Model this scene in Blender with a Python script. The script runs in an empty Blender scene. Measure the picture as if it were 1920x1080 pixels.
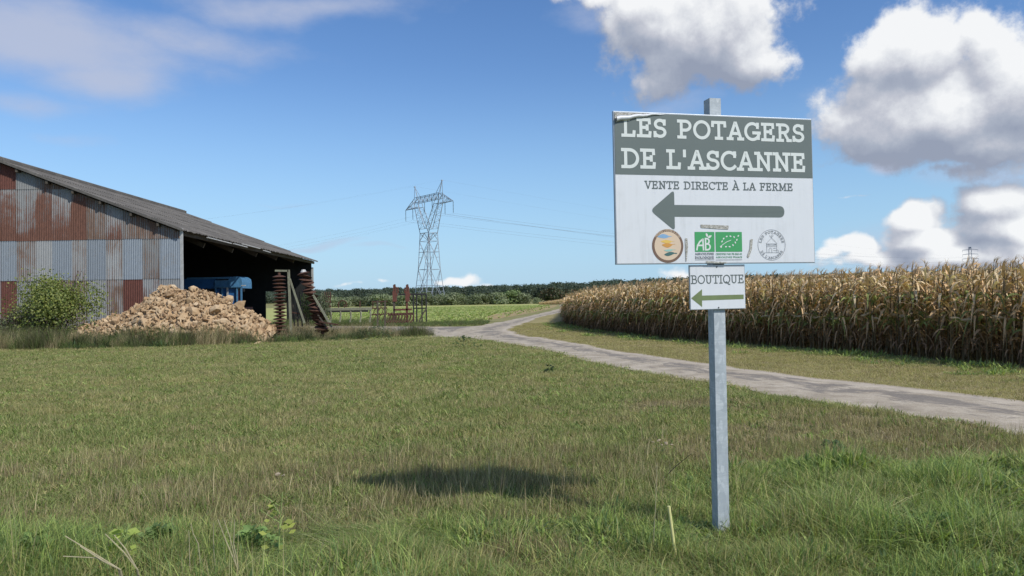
import bpy, bmesh, math, random
import numpy as np
from mathutils import Vector, Matrix, Euler
random.seed(7); RNG = np.random.default_rng(11)
S = bpy.context.scene
COL = S.collection
R = math.radians
# ------------------------------------------------------------------ camera
FPX = 1450.0; EYE = 1.55; PITCH = R(0.87); ROLL = R(-0.95)
cam = bpy.data.cameras.new('camera'); camo = bpy.data.objects.new('camera', cam); COL.objects.link(camo)
cam.sensor_width = 36; cam.lens = 36*FPX/1920; cam.clip_start = 0.05; cam.clip_end = 9000
CM = Matrix.Rotation(math.pi/2+PITCH, 3, 'X') @ Matrix.Rotation(ROLL, 3, 'Z')
camo.matrix_world = Matrix.Translation((0, 0, EYE)) @ CM.to_4x4()
S.camera = camo
def ray(px, py): return CM @ Vector(((px-960)/FPX, -(py-540)/FPX, -1))
def P(px, py, d): r = ray(px, py); return Vector((0, 0, EYE)) + r*(d/r.y)
def G(px, py, z=0): r = ray(px, py); return Vector((0, 0, EYE)) + r*((z-EYE)/r.z)
# ------------------------------------------------------------------ light
SUN_AZ = R(131); SUN_EL = R(44)          # azimuth from +Y towards +X
sv = Vector((math.sin(SUN_AZ)*math.cos(SUN_EL), math.cos(SUN_AZ)*math.cos(SUN_EL), math.sin(SUN_EL)))
sl = bpy.data.lights.new('sun', 'SUN'); sl.energy = 4.2; sl.angle = R(0.53); sl.color = (1, .94, .84)
so = bpy.data.objects.new('sun', sl); so.rotation_euler = sv.to_track_quat('Z', 'Y').to_euler(); so.location = (20, -20, 30); COL.objects.link(so)
S.view_settings.view_transform = 'Standard'; S.view_settings.look = 'None'; S.view_settings.exposure = 0.0; S.view_settings.gamma = 1
S.view_settings.use_curve_mapping = False
S.cycles.max_bounces = 6; S.cycles.transparent_max_bounces = 8
SKY_STR = 0.14

class NT:
    """tiny node helper"""
    def __init__(s, t): s.t = t
    def n(s, ty, **k):
        o = s.t.nodes.new(ty)
        for a, v in k.items(): setattr(o, a, v)
        return o
    def put(s, sock, v):
        if isinstance(v, bpy.types.NodeSocket): s.t.links.new(v, sock)
        elif v is not None: sock.default_value = v
    def m(s, op, a, b=None, c=None, clamp=False):
        o = s.n('ShaderNodeMath', operation=op); o.use_clamp = clamp
        s.put(o.inputs[0], a)
        if b is not None: s.put(o.inputs[1], b)
        if c is not None: s.put(o.inputs[2], c)
        return o.outputs[0]
    def vm(s, op, a, b=None, scale=None):
        o = s.n('ShaderNodeVectorMath', operation=op); s.put(o.inputs[0], a)
        if b is not None: s.put(o.inputs[1], b)
        if scale is not None: s.put(o.inputs[3], scale)
        return o.outputs[0]
    def noise(s, vec, scale, detail=4, rough=.5, dist=0, col=False):
        o = s.n('ShaderNodeTexNoise'); s.put(o.inputs['Vector'], vec); o.inputs['Scale'].default_value = scale
        o.inputs['Detail'].default_value = detail; o.inputs['Roughness'].default_value = rough; o.inputs['Distortion'].default_value = dist
        return o.outputs[1 if col else 0]
    def ramp(s, f, stops, interp='LINEAR'):
        o = s.n('ShaderNodeValToRGB'); o.color_ramp.interpolation = interp; e = o.color_ramp.elements
        while len(e) < len(stops): e.new(.5)
        for i, (p, c) in enumerate(stops): e[i].position = p; e[i].color = (*c, 1) if len(c) == 3 else c
        s.put(o.inputs[0], f); return o.outputs[0]
    def sstep(s, x, a, b):
        o = s.n('ShaderNodeMapRange', interpolation_type='SMOOTHSTEP'); s.put(o.inputs[0], x)
        o.inputs[1].default_value = a; o.inputs[2].default_value = b; return o.outputs[0]
    def mix(s, f, a, b, mode='MIX'):
        o = s.n('ShaderNodeMix', data_type='RGBA', blend_type=mode); s.put(o.inputs[0], f)
        s.put(o.inputs[6], (*a, 1) if isinstance(a, tuple) and len(a) == 3 else a); s.put(o.inputs[7], (*b, 1) if isinstance(b, tuple) and len(b) == 3 else b)
        return o.outputs[2]
    def mapping(s, vec, scale=(1, 1, 1), loc=(0, 0, 0), rot=(0, 0, 0)):
        o = s.n('ShaderNodeMapping'); s.put(o.inputs[0], vec); o.inputs[1].default_value = loc; o.inputs[2].default_value = rot; o.inputs[3].default_value = scale
        return o.outputs[0]

# ------------------------------------------------------------------ sky
def build_world():
    w = bpy.data.worlds.new('World'); S.world = w; w.use_nodes = True; t = w.node_tree; t.nodes.clear(); N = NT(t)
    sky = N.n('ShaderNodeTexSky', sky_type='NISHITA'); sky.sun_disc = False; sky.sun_elevation = SUN_EL; sky.sun_rotation = SUN_AZ
    sky.air_density = 1.0; sky.dust_density = 0.35; sky.ozone_density = 2.2; sky.altitude = 100
    hs = N.n('ShaderNodeHueSaturation'); hs.inputs['Hue'].default_value = .508; hs.inputs['Saturation'].default_value = 1.22; hs.inputs['Value'].default_value = 1.0
    t.links.new(sky.outputs[0], hs.inputs['Color'])
    tc = N.n('ShaderNodeTexCoord').outputs['Generated']
    sx = N.n('ShaderNodeSeparateXYZ'); t.links.new(tc, sx.inputs[0])
    az = N.m('ARCTAN2', sx.outputs[0], sx.outputs[1]); el = N.m('ARCSINE', sx.outputs[2])
    cx = N.n('ShaderNodeCombineXYZ'); N.put(cx.inputs[0], az); N.put(cx.inputs[1], el); uv = cx.outputs[0]
    def blobs_to_group(name, blobs, nscale, stretch, amp, lo, hi, warp, detail, generic):
        g = bpy.data.node_groups.new(name, 'ShaderNodeTree')
        g.interface.new_socket('uv', in_out='INPUT', socket_type='NodeSocketVector'); g.interface.new_socket('D', in_out='OUTPUT', socket_type='NodeSocketFloat')
        g.interface.new_socket('B', in_out='OUTPUT', socket_type='NodeSocketFloat'); g.interface.new_socket('M', in_out='OUTPUT', socket_type='NodeSocketFloat')
        M = NT(g); gi = M.n('NodeGroupInput'); go = M.n('NodeGroupOutput'); p = gi.outputs[0]
        wn = M.noise(M.mapping(p, (stretch, 1, 1)), nscale*.55, 3, .5, 0, True)
        wp = M.vm('ADD', p, M.vm('SCALE', M.vm('SUBTRACT', wn, (.5, .5, .5)), scale=warp))
        s2 = M.n('ShaderNodeSeparateXYZ'); g.links.new(wp, s2.inputs[0]); u, v = s2.outputs[0], s2.outputs[1]
        B = None
        for px, py, rx, ry, a in blobs:
            r = ray(px, py).normalized(); bu = math.atan2(r.x, r.y); bv = math.asin(r.z)
            du = M.m('DIVIDE', M.m('SUBTRACT', u, bu), rx/FPX); dv = M.m('DIVIDE', M.m('SUBTRACT', v, bv), ry/FPX)
            e = M.m('MULTIPLY', M.m('EXPONENT', M.m('MULTIPLY', M.m('ADD', M.m('MULTIPLY', du, du), M.m('MULTIPLY', dv, dv)), -1)), a)
            B = e if B is None else M.m('SMOOTH_MAX', B, e, .12)
        if generic:   # the rest of the sky, outside the picture: the same broken cumulus
            gn = M.noise(M.mapping(p, (1, 2.2, 1), (3, 7, 1)), 3.0, 3, .5)
            far = M.sstep(M.m('ABSOLUTE', u), .80, 1.0); hi_ = M.sstep(v, .42, .6)
            gg = M.m('MULTIPLY', M.m('MULTIPLY', M.sstep(gn, .46, .66), .95), M.m('MAXIMUM', far, hi_))
            B = M.m('MAXIMUM', B, gg)
        g.links.new(B, go.inputs[2])
        nz = M.noise(M.mapping(p, (stretch, 1, 1)), nscale, detail, .62)
        nz2 = M.noise(M.mapping(p, (stretch, 1, 1), (5, 2, 0)), nscale*.4, 3, .5)
        d = M.m('ADD', B, M.m('ADD', M.m('MULTIPLY', M.m('SUBTRACT', nz, .5), amp), M.m('MULTIPLY', M.m('SUBTRACT', nz2, .5), amp*.5)))
        d = M.m('SUBTRACT', d, M.m('MULTIPLY', M.sstep(M.m('SUBTRACT', .3, B), 0, .3), .35))
        g.links.new(M.sstep(d, lo, hi), go.inputs[0]); g.links.new(d, go.inputs[1])
        return g
    cum = blobs_to_group('cumulus', [
        (1310, 40, 165, 125, 1.2), (1400, 95, 100, 85, 1.05), (1245, 140, 85, 60, .85), (1090, -22, 110, 40, .9), (1230, 10, 120, 65, 1.0),
        (1700, 110, 110, 85, 1.1), (1845, 70, 80, 62, .95), (1640, 200, 120, 85, 1.0), (1770, 205, 200, 95, 1.25), (1910, 160, 130, 120, 1.15), (1860, 262, 190, 50, 1.0), (1615, 115, 50, 40, .8), (1830, 318, 130, 30, .72), (1905, 300, 70, 45, .8),
        (1870, 372, 62, 48, 1.1), (1900, 430, 80, 60, 1.1), (1720, 412, 52, 40, 1.1), (1745, 460, 80, 36, 1.1), (1600, 470, 60, 24, .95), (1820, 480, 170, 36, 1.1), (1650, 490, 120, 22, .95), (1560, 478, 40, 18, .8), (1900, 330, 45, 25, .7),
        (868, 525, 46, 15, .72), (840, 530, 26, 12, .6), (722, 527, 24, 11, .68), (668, 535, 50, 9, .6), (925, 532, 26, 7, .55), (1275, 513, 50, 20, .7), (1590, 370, 40, 6, .52)],
        19, 1.0, 1.10, .38, .68, .060, 10, True)
    thin = blobs_to_group('thin cloud', [
        (80, 70, 250, 80, 1.35), (190, 145, 130, 55, 1.1), (330, 60, 180, 50, 1.0), (560, 10, 280, 36, 1.0), (750, 5, 130, 26, .6), (60, 205, 110, 26, .75), (130, 268, 80, 14, .5), (215, 205, 90, 20, .4),
        (620, 458, 90, 6, .55), (720, 466, 60, 5, .4), (1740, 10, 90, 30, .6), (560, 395, 90, 5, .3), (1648, 322, 30, 15, 1.6), (1130, 20, 130, 40, .7), (1560, 210, 90, 70, .55), (1860, 320, 170, 40, .8), (1250, 190, 90, 26, .6), (1640, 470, 120, 50, .7), (1280, 500, 80, 25, .5), (640, 120, 300, 40, .25)],
        12, .5, 1.45, .20, 1.25, .09, 9, False)
    def use(g, vec):
        o = N.n('ShaderNodeGroup'); o.node_tree = g; N.put(o.inputs[0], vec); return o.outputs
    o1 = use(cum, uv); o2 = use(cum, N.vm('ADD', uv, (.008, .016, 0))); o3 = use(cum, N.vm('ADD', uv, (.012, .045, 0)))
    D, B = o1[0], o1[1]
    T = use(thin, uv)[0]
    relief = N.m('SUBTRACT', B, o2[1]); broad = N.m('SUBTRACT', o1[2], o3[2])
    lit = N.m('ADD', .56, N.m('ADD', N.m('MULTIPLY', relief, .85), N.m('MULTIPLY', broad, .80)))
    lit = N.m('SUBTRACT', lit, N.m('MULTIPLY', N.sstep(B, .6, 1.5), .10))
    k = 1/SKY_STR
    def kc(c): return tuple(x*k for x in c)
    body = N.ramp(lit, [(0.10, (.31, .35, .45)), (.38, (.41, .45, .54)), (.58, (.55, .57, .64)), (.80, (.76, .78, .82)), (1.0, (.93, .94, .95))])
    base = hs.outputs[0]
    hz = N.m('MULTIPLY', N.sstep(N.m('MULTIPLY', el, -1), -.30, .02), .80)
    base = N.mix(hz, base, kc((.31, .565, .86)))
    tcol = kc((.50, .55, .70))
    c1 = N.mix(N.m('MULTIPLY', T, .85), base, tcol)
    bs = N.n('ShaderNodeVectorMath', operation='SCALE'); t.links.new(body, bs.inputs[0]); bs.inputs[3].default_value = k
    c2 = N.mix(N.m('MULTIPLY', D, .97), c1, bs.outputs[0])
    bg = N.n('ShaderNodeBackground'); t.links.new(c2, bg.inputs[0]); bg.inputs[1].default_value = SKY_STR
    out = N.n('ShaderNodeOutputWorld'); t.links.new(bg.outputs[0], out.inputs[0])
build_world()

# ------------------------------------------------------------------ materials
def new_mat(name):
    m = bpy.data.materials.new(name); m.use_nodes = True; t = m.node_tree; t.nodes.clear(); N = NT(t)
    out = N.n('ShaderNodeOutputMaterial'); b = N.n('ShaderNodeBsdfPrincipled'); t.links.new(b.outputs[0], out.inputs[0])
    return m, N, b, out
def bump(N, b, h, strength=.5, dist=.02):
    o = N.n('ShaderNodeBump'); o.inputs['Strength'].default_value = strength; o.inputs['Distance'].default_value = dist
    N.put(o.inputs['Height'], h); N.t.links.new(o.outputs[0], b.inputs['Normal'])
def simple(name, c, rough=.7, metal=0, var=.15, scale=8, bmp=0, c2=None, coords='Object'):
    m, N, b, out = new_mat(name); tc = N.n('ShaderNodeTexCoord').outputs[coords]
    nz = N.noise(tc, scale, 5, .6)
    c2 = c2 or tuple(x*(1-var*1.6) for x in c)
    N.put(b.inputs['Base Color'], N.ramp(nz, [(.3, c2), (.7, c)])); b.inputs['Roughness'].default_value = rough; b.inputs['Metallic'].default_value = metal
    if bmp: bump(N, b, N.noise(tc, scale*5, 4, .6), bmp)
    return m
def leafmat(name, trans=.35, rough=.6, tint=(1, 1, 1), rnd=.45, spec=.3):
    m, N, b, out = new_mat(name)
    a = N.n('ShaderNodeAttribute', attribute_name='Col').outputs[0]
    oi = N.n('ShaderNodeObjectInfo').outputs['Random']
    c = N.mix(1.0, a, (*tint,), 'MULTIPLY')
    f = N.m('ADD', 1-rnd/2, N.m('MULTIPLY', oi, rnd))
    c = N.vm('SCALE', c, scale=f)
    N.put(b.inputs['Base Color'], c); b.inputs['Roughness'].default_value = rough
    b.inputs['Specular IOR Level'].default_value = spec
    tr = N.n('ShaderNodeBsdfTranslucent'); N.put(tr.inputs[0], N.vm('MULTIPLY', c, (1.1, 1.15, .6)))
    mx = N.n('ShaderNodeMixShader'); mx.inputs[0].default_value = trans
    N.t.links.new(b.outputs[0], mx.inputs[1]); N.t.links.new(tr.outputs[0], mx.inputs[2]); N.t.links.new(mx.outputs[0], out.inputs[0])
    return m
M = {}
M['leaf'] = leafmat('leaf')
M['dryleaf'] = leafmat('dry_leaf', .25, .7)
M['galv'] = simple('galvanised_steel', (.40, .44, .48), .42, .65, .12, 30, 0)
def galv_post():
    m, N, b, out = new_mat('spangled_galvanised_steel'); tc = N.n('ShaderNodeTexCoord').outputs['Object']
    v = N.n('ShaderNodeTexVoronoi'); N.put(v.inputs['Vector'], N.mapping(tc, (1, 1, .55))); v.inputs['Scale'].default_value = 38
    s = N.n('ShaderNodeSeparateColor'); N.t.links.new(v.outputs['Color'], s.inputs[0])
    st = N.noise(N.mapping(tc, (3, 3, 14)), 3, 5, .65, 1.5)
    f = N.m('ADD', N.m('MULTIPLY', s.outputs[0], .35), N.m('MULTIPLY', st, .75))
    N.put(b.inputs['Base Color'], N.ramp(f, [(.25, (.30, .345, .385)), (.6, (.37, .42, .46)), (.85, (.50, .55, .59))]))
    b.inputs['Metallic'].default_value = .12; b.inputs['Roughness'].default_value = .6
    return m
M['post'] = galv_post()
def sheet_mat(name, galv, rust, amount, streak, bottom=0.0, crest=.3):
    m, N, b, out = new_mat(name); tc = N.n('ShaderNodeTexCoord').outputs['Object']
    ge = N.n('ShaderNodeNewGeometry').outputs['Position']
    big = N.noise(N.mapping(ge, (1, 1, .7)), .9, 4, .6, .6)
    st = N.noise(N.mapping(ge, (13.16, 1, .35)), 1.0, 3, .6)
    fin = N.noise(N.mapping(ge, (4, 4, 1.2)), 5, 5, .7)
    sz = N.n('ShaderNodeSeparateXYZ'); N.t.links.new(tc, sz.inputs[0])
    grad = N.m('MULTIPLY', sz.outputs[2], -bottom)     # sheet origin at its top edge: rust grows towards the lower edge
    cr = N.n('ShaderNodeAttribute', attribute_name='Col').outputs[2]
    f = N.m('ADD', N.m('ADD', N.m('MULTIPLY', N.m('SUBTRACT', big, .5), 1.3), N.m('MULTIPLY', N.m('SUBTRACT', st, .5), streak)), N.m('MULTIPLY', N.m('SUBTRACT', fin, .5), .7))
    f = N.m('ADD', f, N.m('ADD', grad, amount)); f = N.m('SUBTRACT', f, N.m('MULTIPLY', cr, crest))
    g = N.ramp(fin, [(.3, tuple(x*.78 for x in galv)), (.7, galv)]); g = N.vm('SCALE', g, scale=N.m('ADD', .8, N.m('MULTIPLY', N.n('ShaderNodeObjectInfo').outputs['Random'], .4)))
    r = N.ramp(fin, [(.3, tuple(x*.6 for x in rust)), (.55, rust), (.8, (rust[0]*1.4, rust[1]*1.5, rust[2]*1.5))])
    c = N.mix(N.sstep(f, .32, .68), g, r)
    N.put(b.inputs['Base Color'], c); b.inputs['Roughness'].default_value = .75; b.inputs['Metallic'].default_value = .1
    return m
GB = (.225, .265, .31); GP = (.27, .285, .295); RU = (.135, .060, .041); RB = (.15, .092, .066)
M['s_rust'] = sheet_mat('rusted_sheet', GP, RU, .60, .5, .30, .34)
M['s_redr'] = sheet_mat('red_rust_sheet', GP, (.12, .042, .031), .95, .3, .0, .12)
M['s_mix'] = sheet_mat('part_rusted_sheet', GP, RU, .40, .7, .28, .40)
M['s_streak'] = sheet_mat('rust_streaked_sheet', GP, RB, .82, .8, .04, .46)
M['s_brown'] = sheet_mat('brown_streaked_sheet', GP, RB, .60, .8, .0, .42)
M['s_pale'] = sheet_mat('pale_galvanised_sheet', GP, RB, .22, .6, .0, .25)
M['s_blue'] = sheet_mat('blue_grey_galvanised_sheet', GB, (.20, .185, .17), .30, .6, .0, .25)
def roof_mat():
    m, N, b, out = new_mat('weathered_fibre_cement'); ge = N.n('ShaderNodeNewGeometry').outputs['Position']
    a = N.noise(ge, .6, 5, .65); c = N.noise(ge, 9, 5, .7)
    f = N.m('ADD', N.m('MULTIPLY', a, .6), N.m('MULTIPLY', c, .5))
    N.put(b.inputs['Base Color'], N.ramp(f, [(.35, (.055, .052, .048)), (.55, (.10, .095, .088)), (.75, (.19, .18, .165))])); b.inputs['Roughness'].default_value = .95
    return m
M['roof'] = roof_mat()
M['trim'] = simple('pale_zinc_trim', (.48, .49, .48), .6, .2, .2, 4)
M['dark'] = simple('shade_darkened_boarding', (.016, .019, .020), .9, 0, .3, 2)  # near-black, so the shade inside the barn is put into the wall colour
M['timber'] = simple('old_grey_timber', (.10, .085, .065), .9, 0, .3, 6)
M['steelgrey'] = simple('pylon_steel', (.30, .34, .40), .6, .2, .1, 3)
M['insul'] = simple('insulator_glass', (.12, .17, .20), .3, 0, .2, 9)
M['wire'] = simple('aluminium_conductor', (.22, .25, .29), .5, .5, .1, 3)
M['rust'] = simple('rusty_iron', (.105, .048, .030), .9, .1, .3, 14, .3, (.045, .022, .016))
M['rustred'] = simple('faded_red_paint', (.15, .05, .035), .85, .05, .3, 9, .2, (.09, .04, .028))
M['greenpaint'] = simple('faded_green_paint', (.25, .27, .19), .75, .05, .2, 12, .2, (.14, .13, .09))
M['blackpaint'] = simple('dull_black_steel', (.03, .03, .032), .7, .2, .3, 9)
M['blue'] = simple('blue_trailer_paint', (.025, .14, .38), .55, .05, .25, 4)
M['bluegrey'] = simple('dusty_blue_paint', (.07, .22, .40), .6, .05, .25, 6)
M['redpaint'] = simple('red_paint', (.13, .018, .016), .5, 0, .2, 6)
M['tyre'] = simple('tyre_rubber', (.02, .02, .02), .9, 0, .2, 9)
M['stonew'] = simple('white_stone', (.42, .35, .25), .9, 0, .2, 20, .3)
M['stake'] = simple('pale_yellow_plastic_cane', (.62, .60, .27), .5, 0, .1, 18)
M['twig'] = simple('dark_dry_stalk', (.035, .025, .03), .9, 0, .3, 30)
M['bark'] = simple('bark', (.09, .07, .05), .95, 0, .3, 12, .4)
def stone_mat():
    m, N, b, out = new_mat('tan_limestone'); tc = N.n('ShaderNodeTexCoord').outputs['Object']; ge = N.n('ShaderNodeNewGeometry').outputs['Position']
    oi = N.n('ShaderNodeObjectInfo').outputs['Random']
    a = N.noise(ge, 2.2, 5, .6); c = N.noise(ge, 14, 5, .65)
    f = N.m('ADD', N.m('ADD', N.m('MULTIPLY', a, .5), N.m('MULTIPLY', c, .3)), N.m('MULTIPLY', oi, .22))
    N.put(b.inputs['Base Color'], N.ramp(f, [(.3, (.20, .115, .06)), (.47, (.37, .255, .145)), (.62, (.47, .355, .225)), (.8, (.58, .48, .36))]))
    b.inputs['Roughness'].default_value = .95; bump(N, b, c, .5, .03)
    return m
M['stone'] = stone_mat()
def ground_mat(name, cols, s1=.35, s2=6, s3=60, rough=1.0, b_=.6):
    m, N, b, out = new_mat(name); ge = N.n('ShaderNodeNewGeometry').outputs['Position']
    f = N.m('ADD', N.m('ADD', N.m('MULTIPLY', N.noise(ge, s1, 4, .55, .4), .45), N.m('MULTIPLY', N.noise(ge, s2, 5, .65), .35)), N.m('MULTIPLY', N.noise(ge, s3, 4, .7), .25))
    n = len(cols); N.put(b.inputs['Base Color'], N.ramp(f, [(.34+.32*i/(n-1), c) for i, c in enumerate(cols)])); b.inputs['Roughness'].default_value = rough
    b.inputs['Specular IOR Level'].default_value = .1
    bump(N, b, N.noise(ge, s3, 5, .7), b_, .03)
    return m
M['meadow'] = ground_mat('meadow_soil_and_thatch', [(.12, .125, .05), (.20, .20, .085), (.29, .265, .14)])
M['verge'] = ground_mat('mown_dry_verge', [(.16, .15, .07), (.27, .24, .115), (.36, .31, .16)], .5, 5, 40)
M['beet'] = ground_mat('beet_field', [(.34, .30, .13), (.34, .35, .13), (.36, .40, .16)], .08, 1.5, 8)
M['soil'] = ground_mat('bare_headland_soil', [(.25, .17, .095), (.33, .25, .14), (.24, .25, .10)], .2, 2.5, 14)
M['earth'] = ground_mat('trodden_earth', [(.05, .04, .028), (.085, .065, .045), (.12, .10, .07)])
def road_mat():
    m, N, b, out = new_mat('worn_track_surface'); uv = N.n('ShaderNodeUVMap').outputs[0]; ge = N.n('ShaderNodeNewGeometry').outputs['Position']
    s = N.n('ShaderNodeSeparateXYZ'); N.t.links.new(uv, s.inputs[0]); v = s.outputs[1]
    pale = N.ramp(N.m('ADD', N.m('MULTIPLY', N.noise(ge, 1.6, 5, .65), .5), N.m('MULTIPLY', N.noise(ge, 38, 5, .8), .5)), [(.36, (.21, .178, .13)), (.5, (.36, .312, .24)), (.64, (.53, .475, .385))])
    dark = N.ramp(N.noise(ge, 26, 5, .7), [(.3, (.10, .09, .078)), (.7, (.22, .20, .175))])
    # the old tar survives between and beside the wheel tracks, in torn patches
    mid = N.m('SUBTRACT', 1, N.m('MULTIPLY', N.m('ABSOLUTE', N.m('SUBTRACT', v, .60)), 3.4))
    pn = N.noise(N.mapping(uv, (.55, 3.2, 1)), 1.6, 10, .74, .6)
    patch = N.sstep(N.m('ADD', N.m('MULTIPLY', mid, .26), N.m('MULTIPLY', pn, 2.0)), 1.10, 1.26)
    c = N.mix(N.m('MULTIPLY', patch, .8), pale, dark)
    wheel = N.m('MULTIPLY', N.sstep(N.m('SUBTRACT', .09, N.m('ABSOLUTE', N.m('SUBTRACT', v, .9))), 0, .08), .45)
    c = N.mix(wheel, c, (.50, .44, .36))
    N.put(b.inputs['Base Color'], c); b.inputs['Roughness'].default_value = .95; bump(N, b, N.noise(ge, 45, 5, .75), .5, .015)
    return m
M['road'] = road_mat()

# ------------------------------------------------------------------ object helpers
def tag(o, label=None, cat=None, group=None, kind=None):
    if label: o['label'] = label
    if cat: o['category'] = cat
    if group: o['group'] = group
    if kind: o['kind'] = kind
    return o
def empty(name, loc, label, cat, group=None, rz=0, rot=None):
    o = bpy.data.objects.new(name, None); COL.objects.link(o); o.location = loc; o.rotation_euler = rot or (0, 0, rz); o.empty_display_size = .3
    return tag(o, label, cat, group)
def mesh(name, v, f, mat, parent=None, smooth=False, col=None, loc=None, link=True, uv=None):
    me = bpy.data.meshes.new(name); me.from_pydata([tuple(map(float, p)) for p in v], [], f); me.update()
    for m in (mat if isinstance(mat, (list, tuple)) else [mat]): me.materials.append(m)
    if smooth: me.polygons.foreach_set('use_smooth', [True]*len(me.polygons))
    if col is not None:
        a = me.color_attributes.new('Col', 'FLOAT_COLOR', 'POINT'); c = np.ones((len(v), 4), np.float32); c[:, :3] = col; a.data.foreach_set('color', c.ravel())
    if uv is not None:
        l = me.uv_layers.new(name='UVMap'); idx = np.zeros(len(me.loops), np.int32); me.loops.foreach_get('vertex_index', idx)
        l.data.foreach_set('uv', np.array(uv, np.float32)[idx].ravel())
    o = bpy.data.objects.new(name, me)
    if link: COL.objects.link(o)
    if parent: o.parent = parent
    if loc is not None: o.location = loc
    return o
class MB:
    def __init__(s): s.v = []; s.f = []
    def add(s, v, f): k = len(s.v); s.v += [Vector(p) for p in v]; s.f += [tuple(i+k for i in q) for q in f]; return s
    def box(s, c, d, rot=None):
        x, y, z = d[0]/2, d[1]/2, d[2]/2; vs = [Vector((a, b, e)) for a in (-x, x) for b in (-y, y) for e in (-z, z)]
        if rot: m = Euler(rot).to_matrix(); vs = [m @ q for q in vs]
        return s.add([q+Vector(c) for q in vs], [(0, 1, 3, 2), (4, 6, 7, 5), (0, 4, 5, 1), (2, 3, 7, 6), (0, 2, 6, 4), (1, 5, 7, 3)])
    def tube(s, a, b, r, r2=None, n=5, caps=True):
        a, b = Vector(a), Vector(b); d = b-a
        if d.length < 1e-6: return s
        q = d.to_track_quat('Z', 'Y'); r2 = r if r2 is None else r2; vs = []
        for p, rr in ((a, r), (b, r2)):
            for i in range(n): t = 2*math.pi*(i+.5)/n; vs.append(p + q @ Vector((rr*math.cos(t), rr*math.sin(t), 0)))
        f = [(i, (i+1) % n, n+(i+1) % n, n+i) for i in range(n)]
        if caps: f += [tuple(range(n))[::-1], tuple(range(n, 2*n))]
        return s.add(vs, f)
    def path(s, pts, r, n=5, r2=None):
        k = len(pts)-1
        for i in range(k):
            ra = r if r2 is None else r+(r2-r)*i/k; rb = r if r2 is None else r+(r2-r)*(i+1)/k
            s.tube(pts[i], pts[i+1], ra, rb, n)
        return s
    def bar(s, a, b, w, h=None):
        h = h or w; a, b = Vector(a), Vector(b); d = b-a; q = d.to_track_quat('Y', 'Z'); vs = []
        for p in (a, b):
            for x, z in ((-w/2, -h/2), (w/2, -h/2), (w/2, h/2), (-w/2, h/2)): vs.append(p+q @ Vector((x, 0, z)))
        return s.add(vs, [(3, 2, 1, 0), (4, 5, 6, 7), (0, 1, 5, 4), (1, 2, 6, 5), (2, 3, 7, 6), (3, 0, 4, 7)])
    def build(s, name, mat, parent=None, smooth=False, loc=None): return mesh(name, s.v, s.f, mat, parent, smooth, loc=loc)
def val_noise(x, y, seed=0):
    """smooth value noise 0..1 (numpy)"""
    xi, yi = np.floor(x).astype(int), np.floor(y).astype(int); xf, yf = x-xi, y-yi
    def h(a, b):
        n = (a*374761393 + b*668265263 + seed*1442695041) & 0x7fffffff; n = ((n ^ (n >> 13))*1274126177) & 0x7fffffff
        return ((n ^ (n >> 16)) & 0xffff)/65535.0
    u, w = xf*xf*(3-2*xf), yf*yf*(3-2*yf)
    return (h(xi, yi)*(1-u)+h(xi+1, yi)*u)*(1-w)+(h(xi, yi+1)*(1-u)+h(xi+1, yi+1)*u)*w
def inside(x, y, poly):
    r = np.zeros(len(x), bool); n = len(poly)
    for i in range(n):
        x1, y1 = poly[i][:2]; x2, y2 = poly[(i+1) % n][:2]
        c = ((y1 > y) != (y2 > y)) & (x < (x2-x1)*(y-y1)/((y2-y1) if y2 != y1 else 1e-9)+x1); r ^= c
    return r
def resample(pts, n):
    p = np.array([tuple(q[:2]) for q in pts], float)
    # Catmull-Rom through the points, then even spacing
    e = np.vstack([2*p[0]-p[1], p, 2*p[-1]-p[-2]]); out = []
    for i in range(1, len(e)-2):
        for t in np.linspace(0, 1, 12, endpoint=False):
            a, b, c, d = e[i-1], e[i], e[i+1], e[i+2]
            out.append(.5*((2*b)+(-a+c)*t+(2*a-5*b+4*c-d)*t*t+(-a+3*b-3*c+d)*t**3))
    out.append(p[-1]); out = np.array(out); s = np.r_[0, np.cumsum(np.linalg.norm(np.diff(out, axis=0), axis=1))]
    q = np.linspace(0, s[-1], n); return np.c_[np.interp(q, s, out[:, 0]), np.interp(q, s, out[:, 1])]

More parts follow.
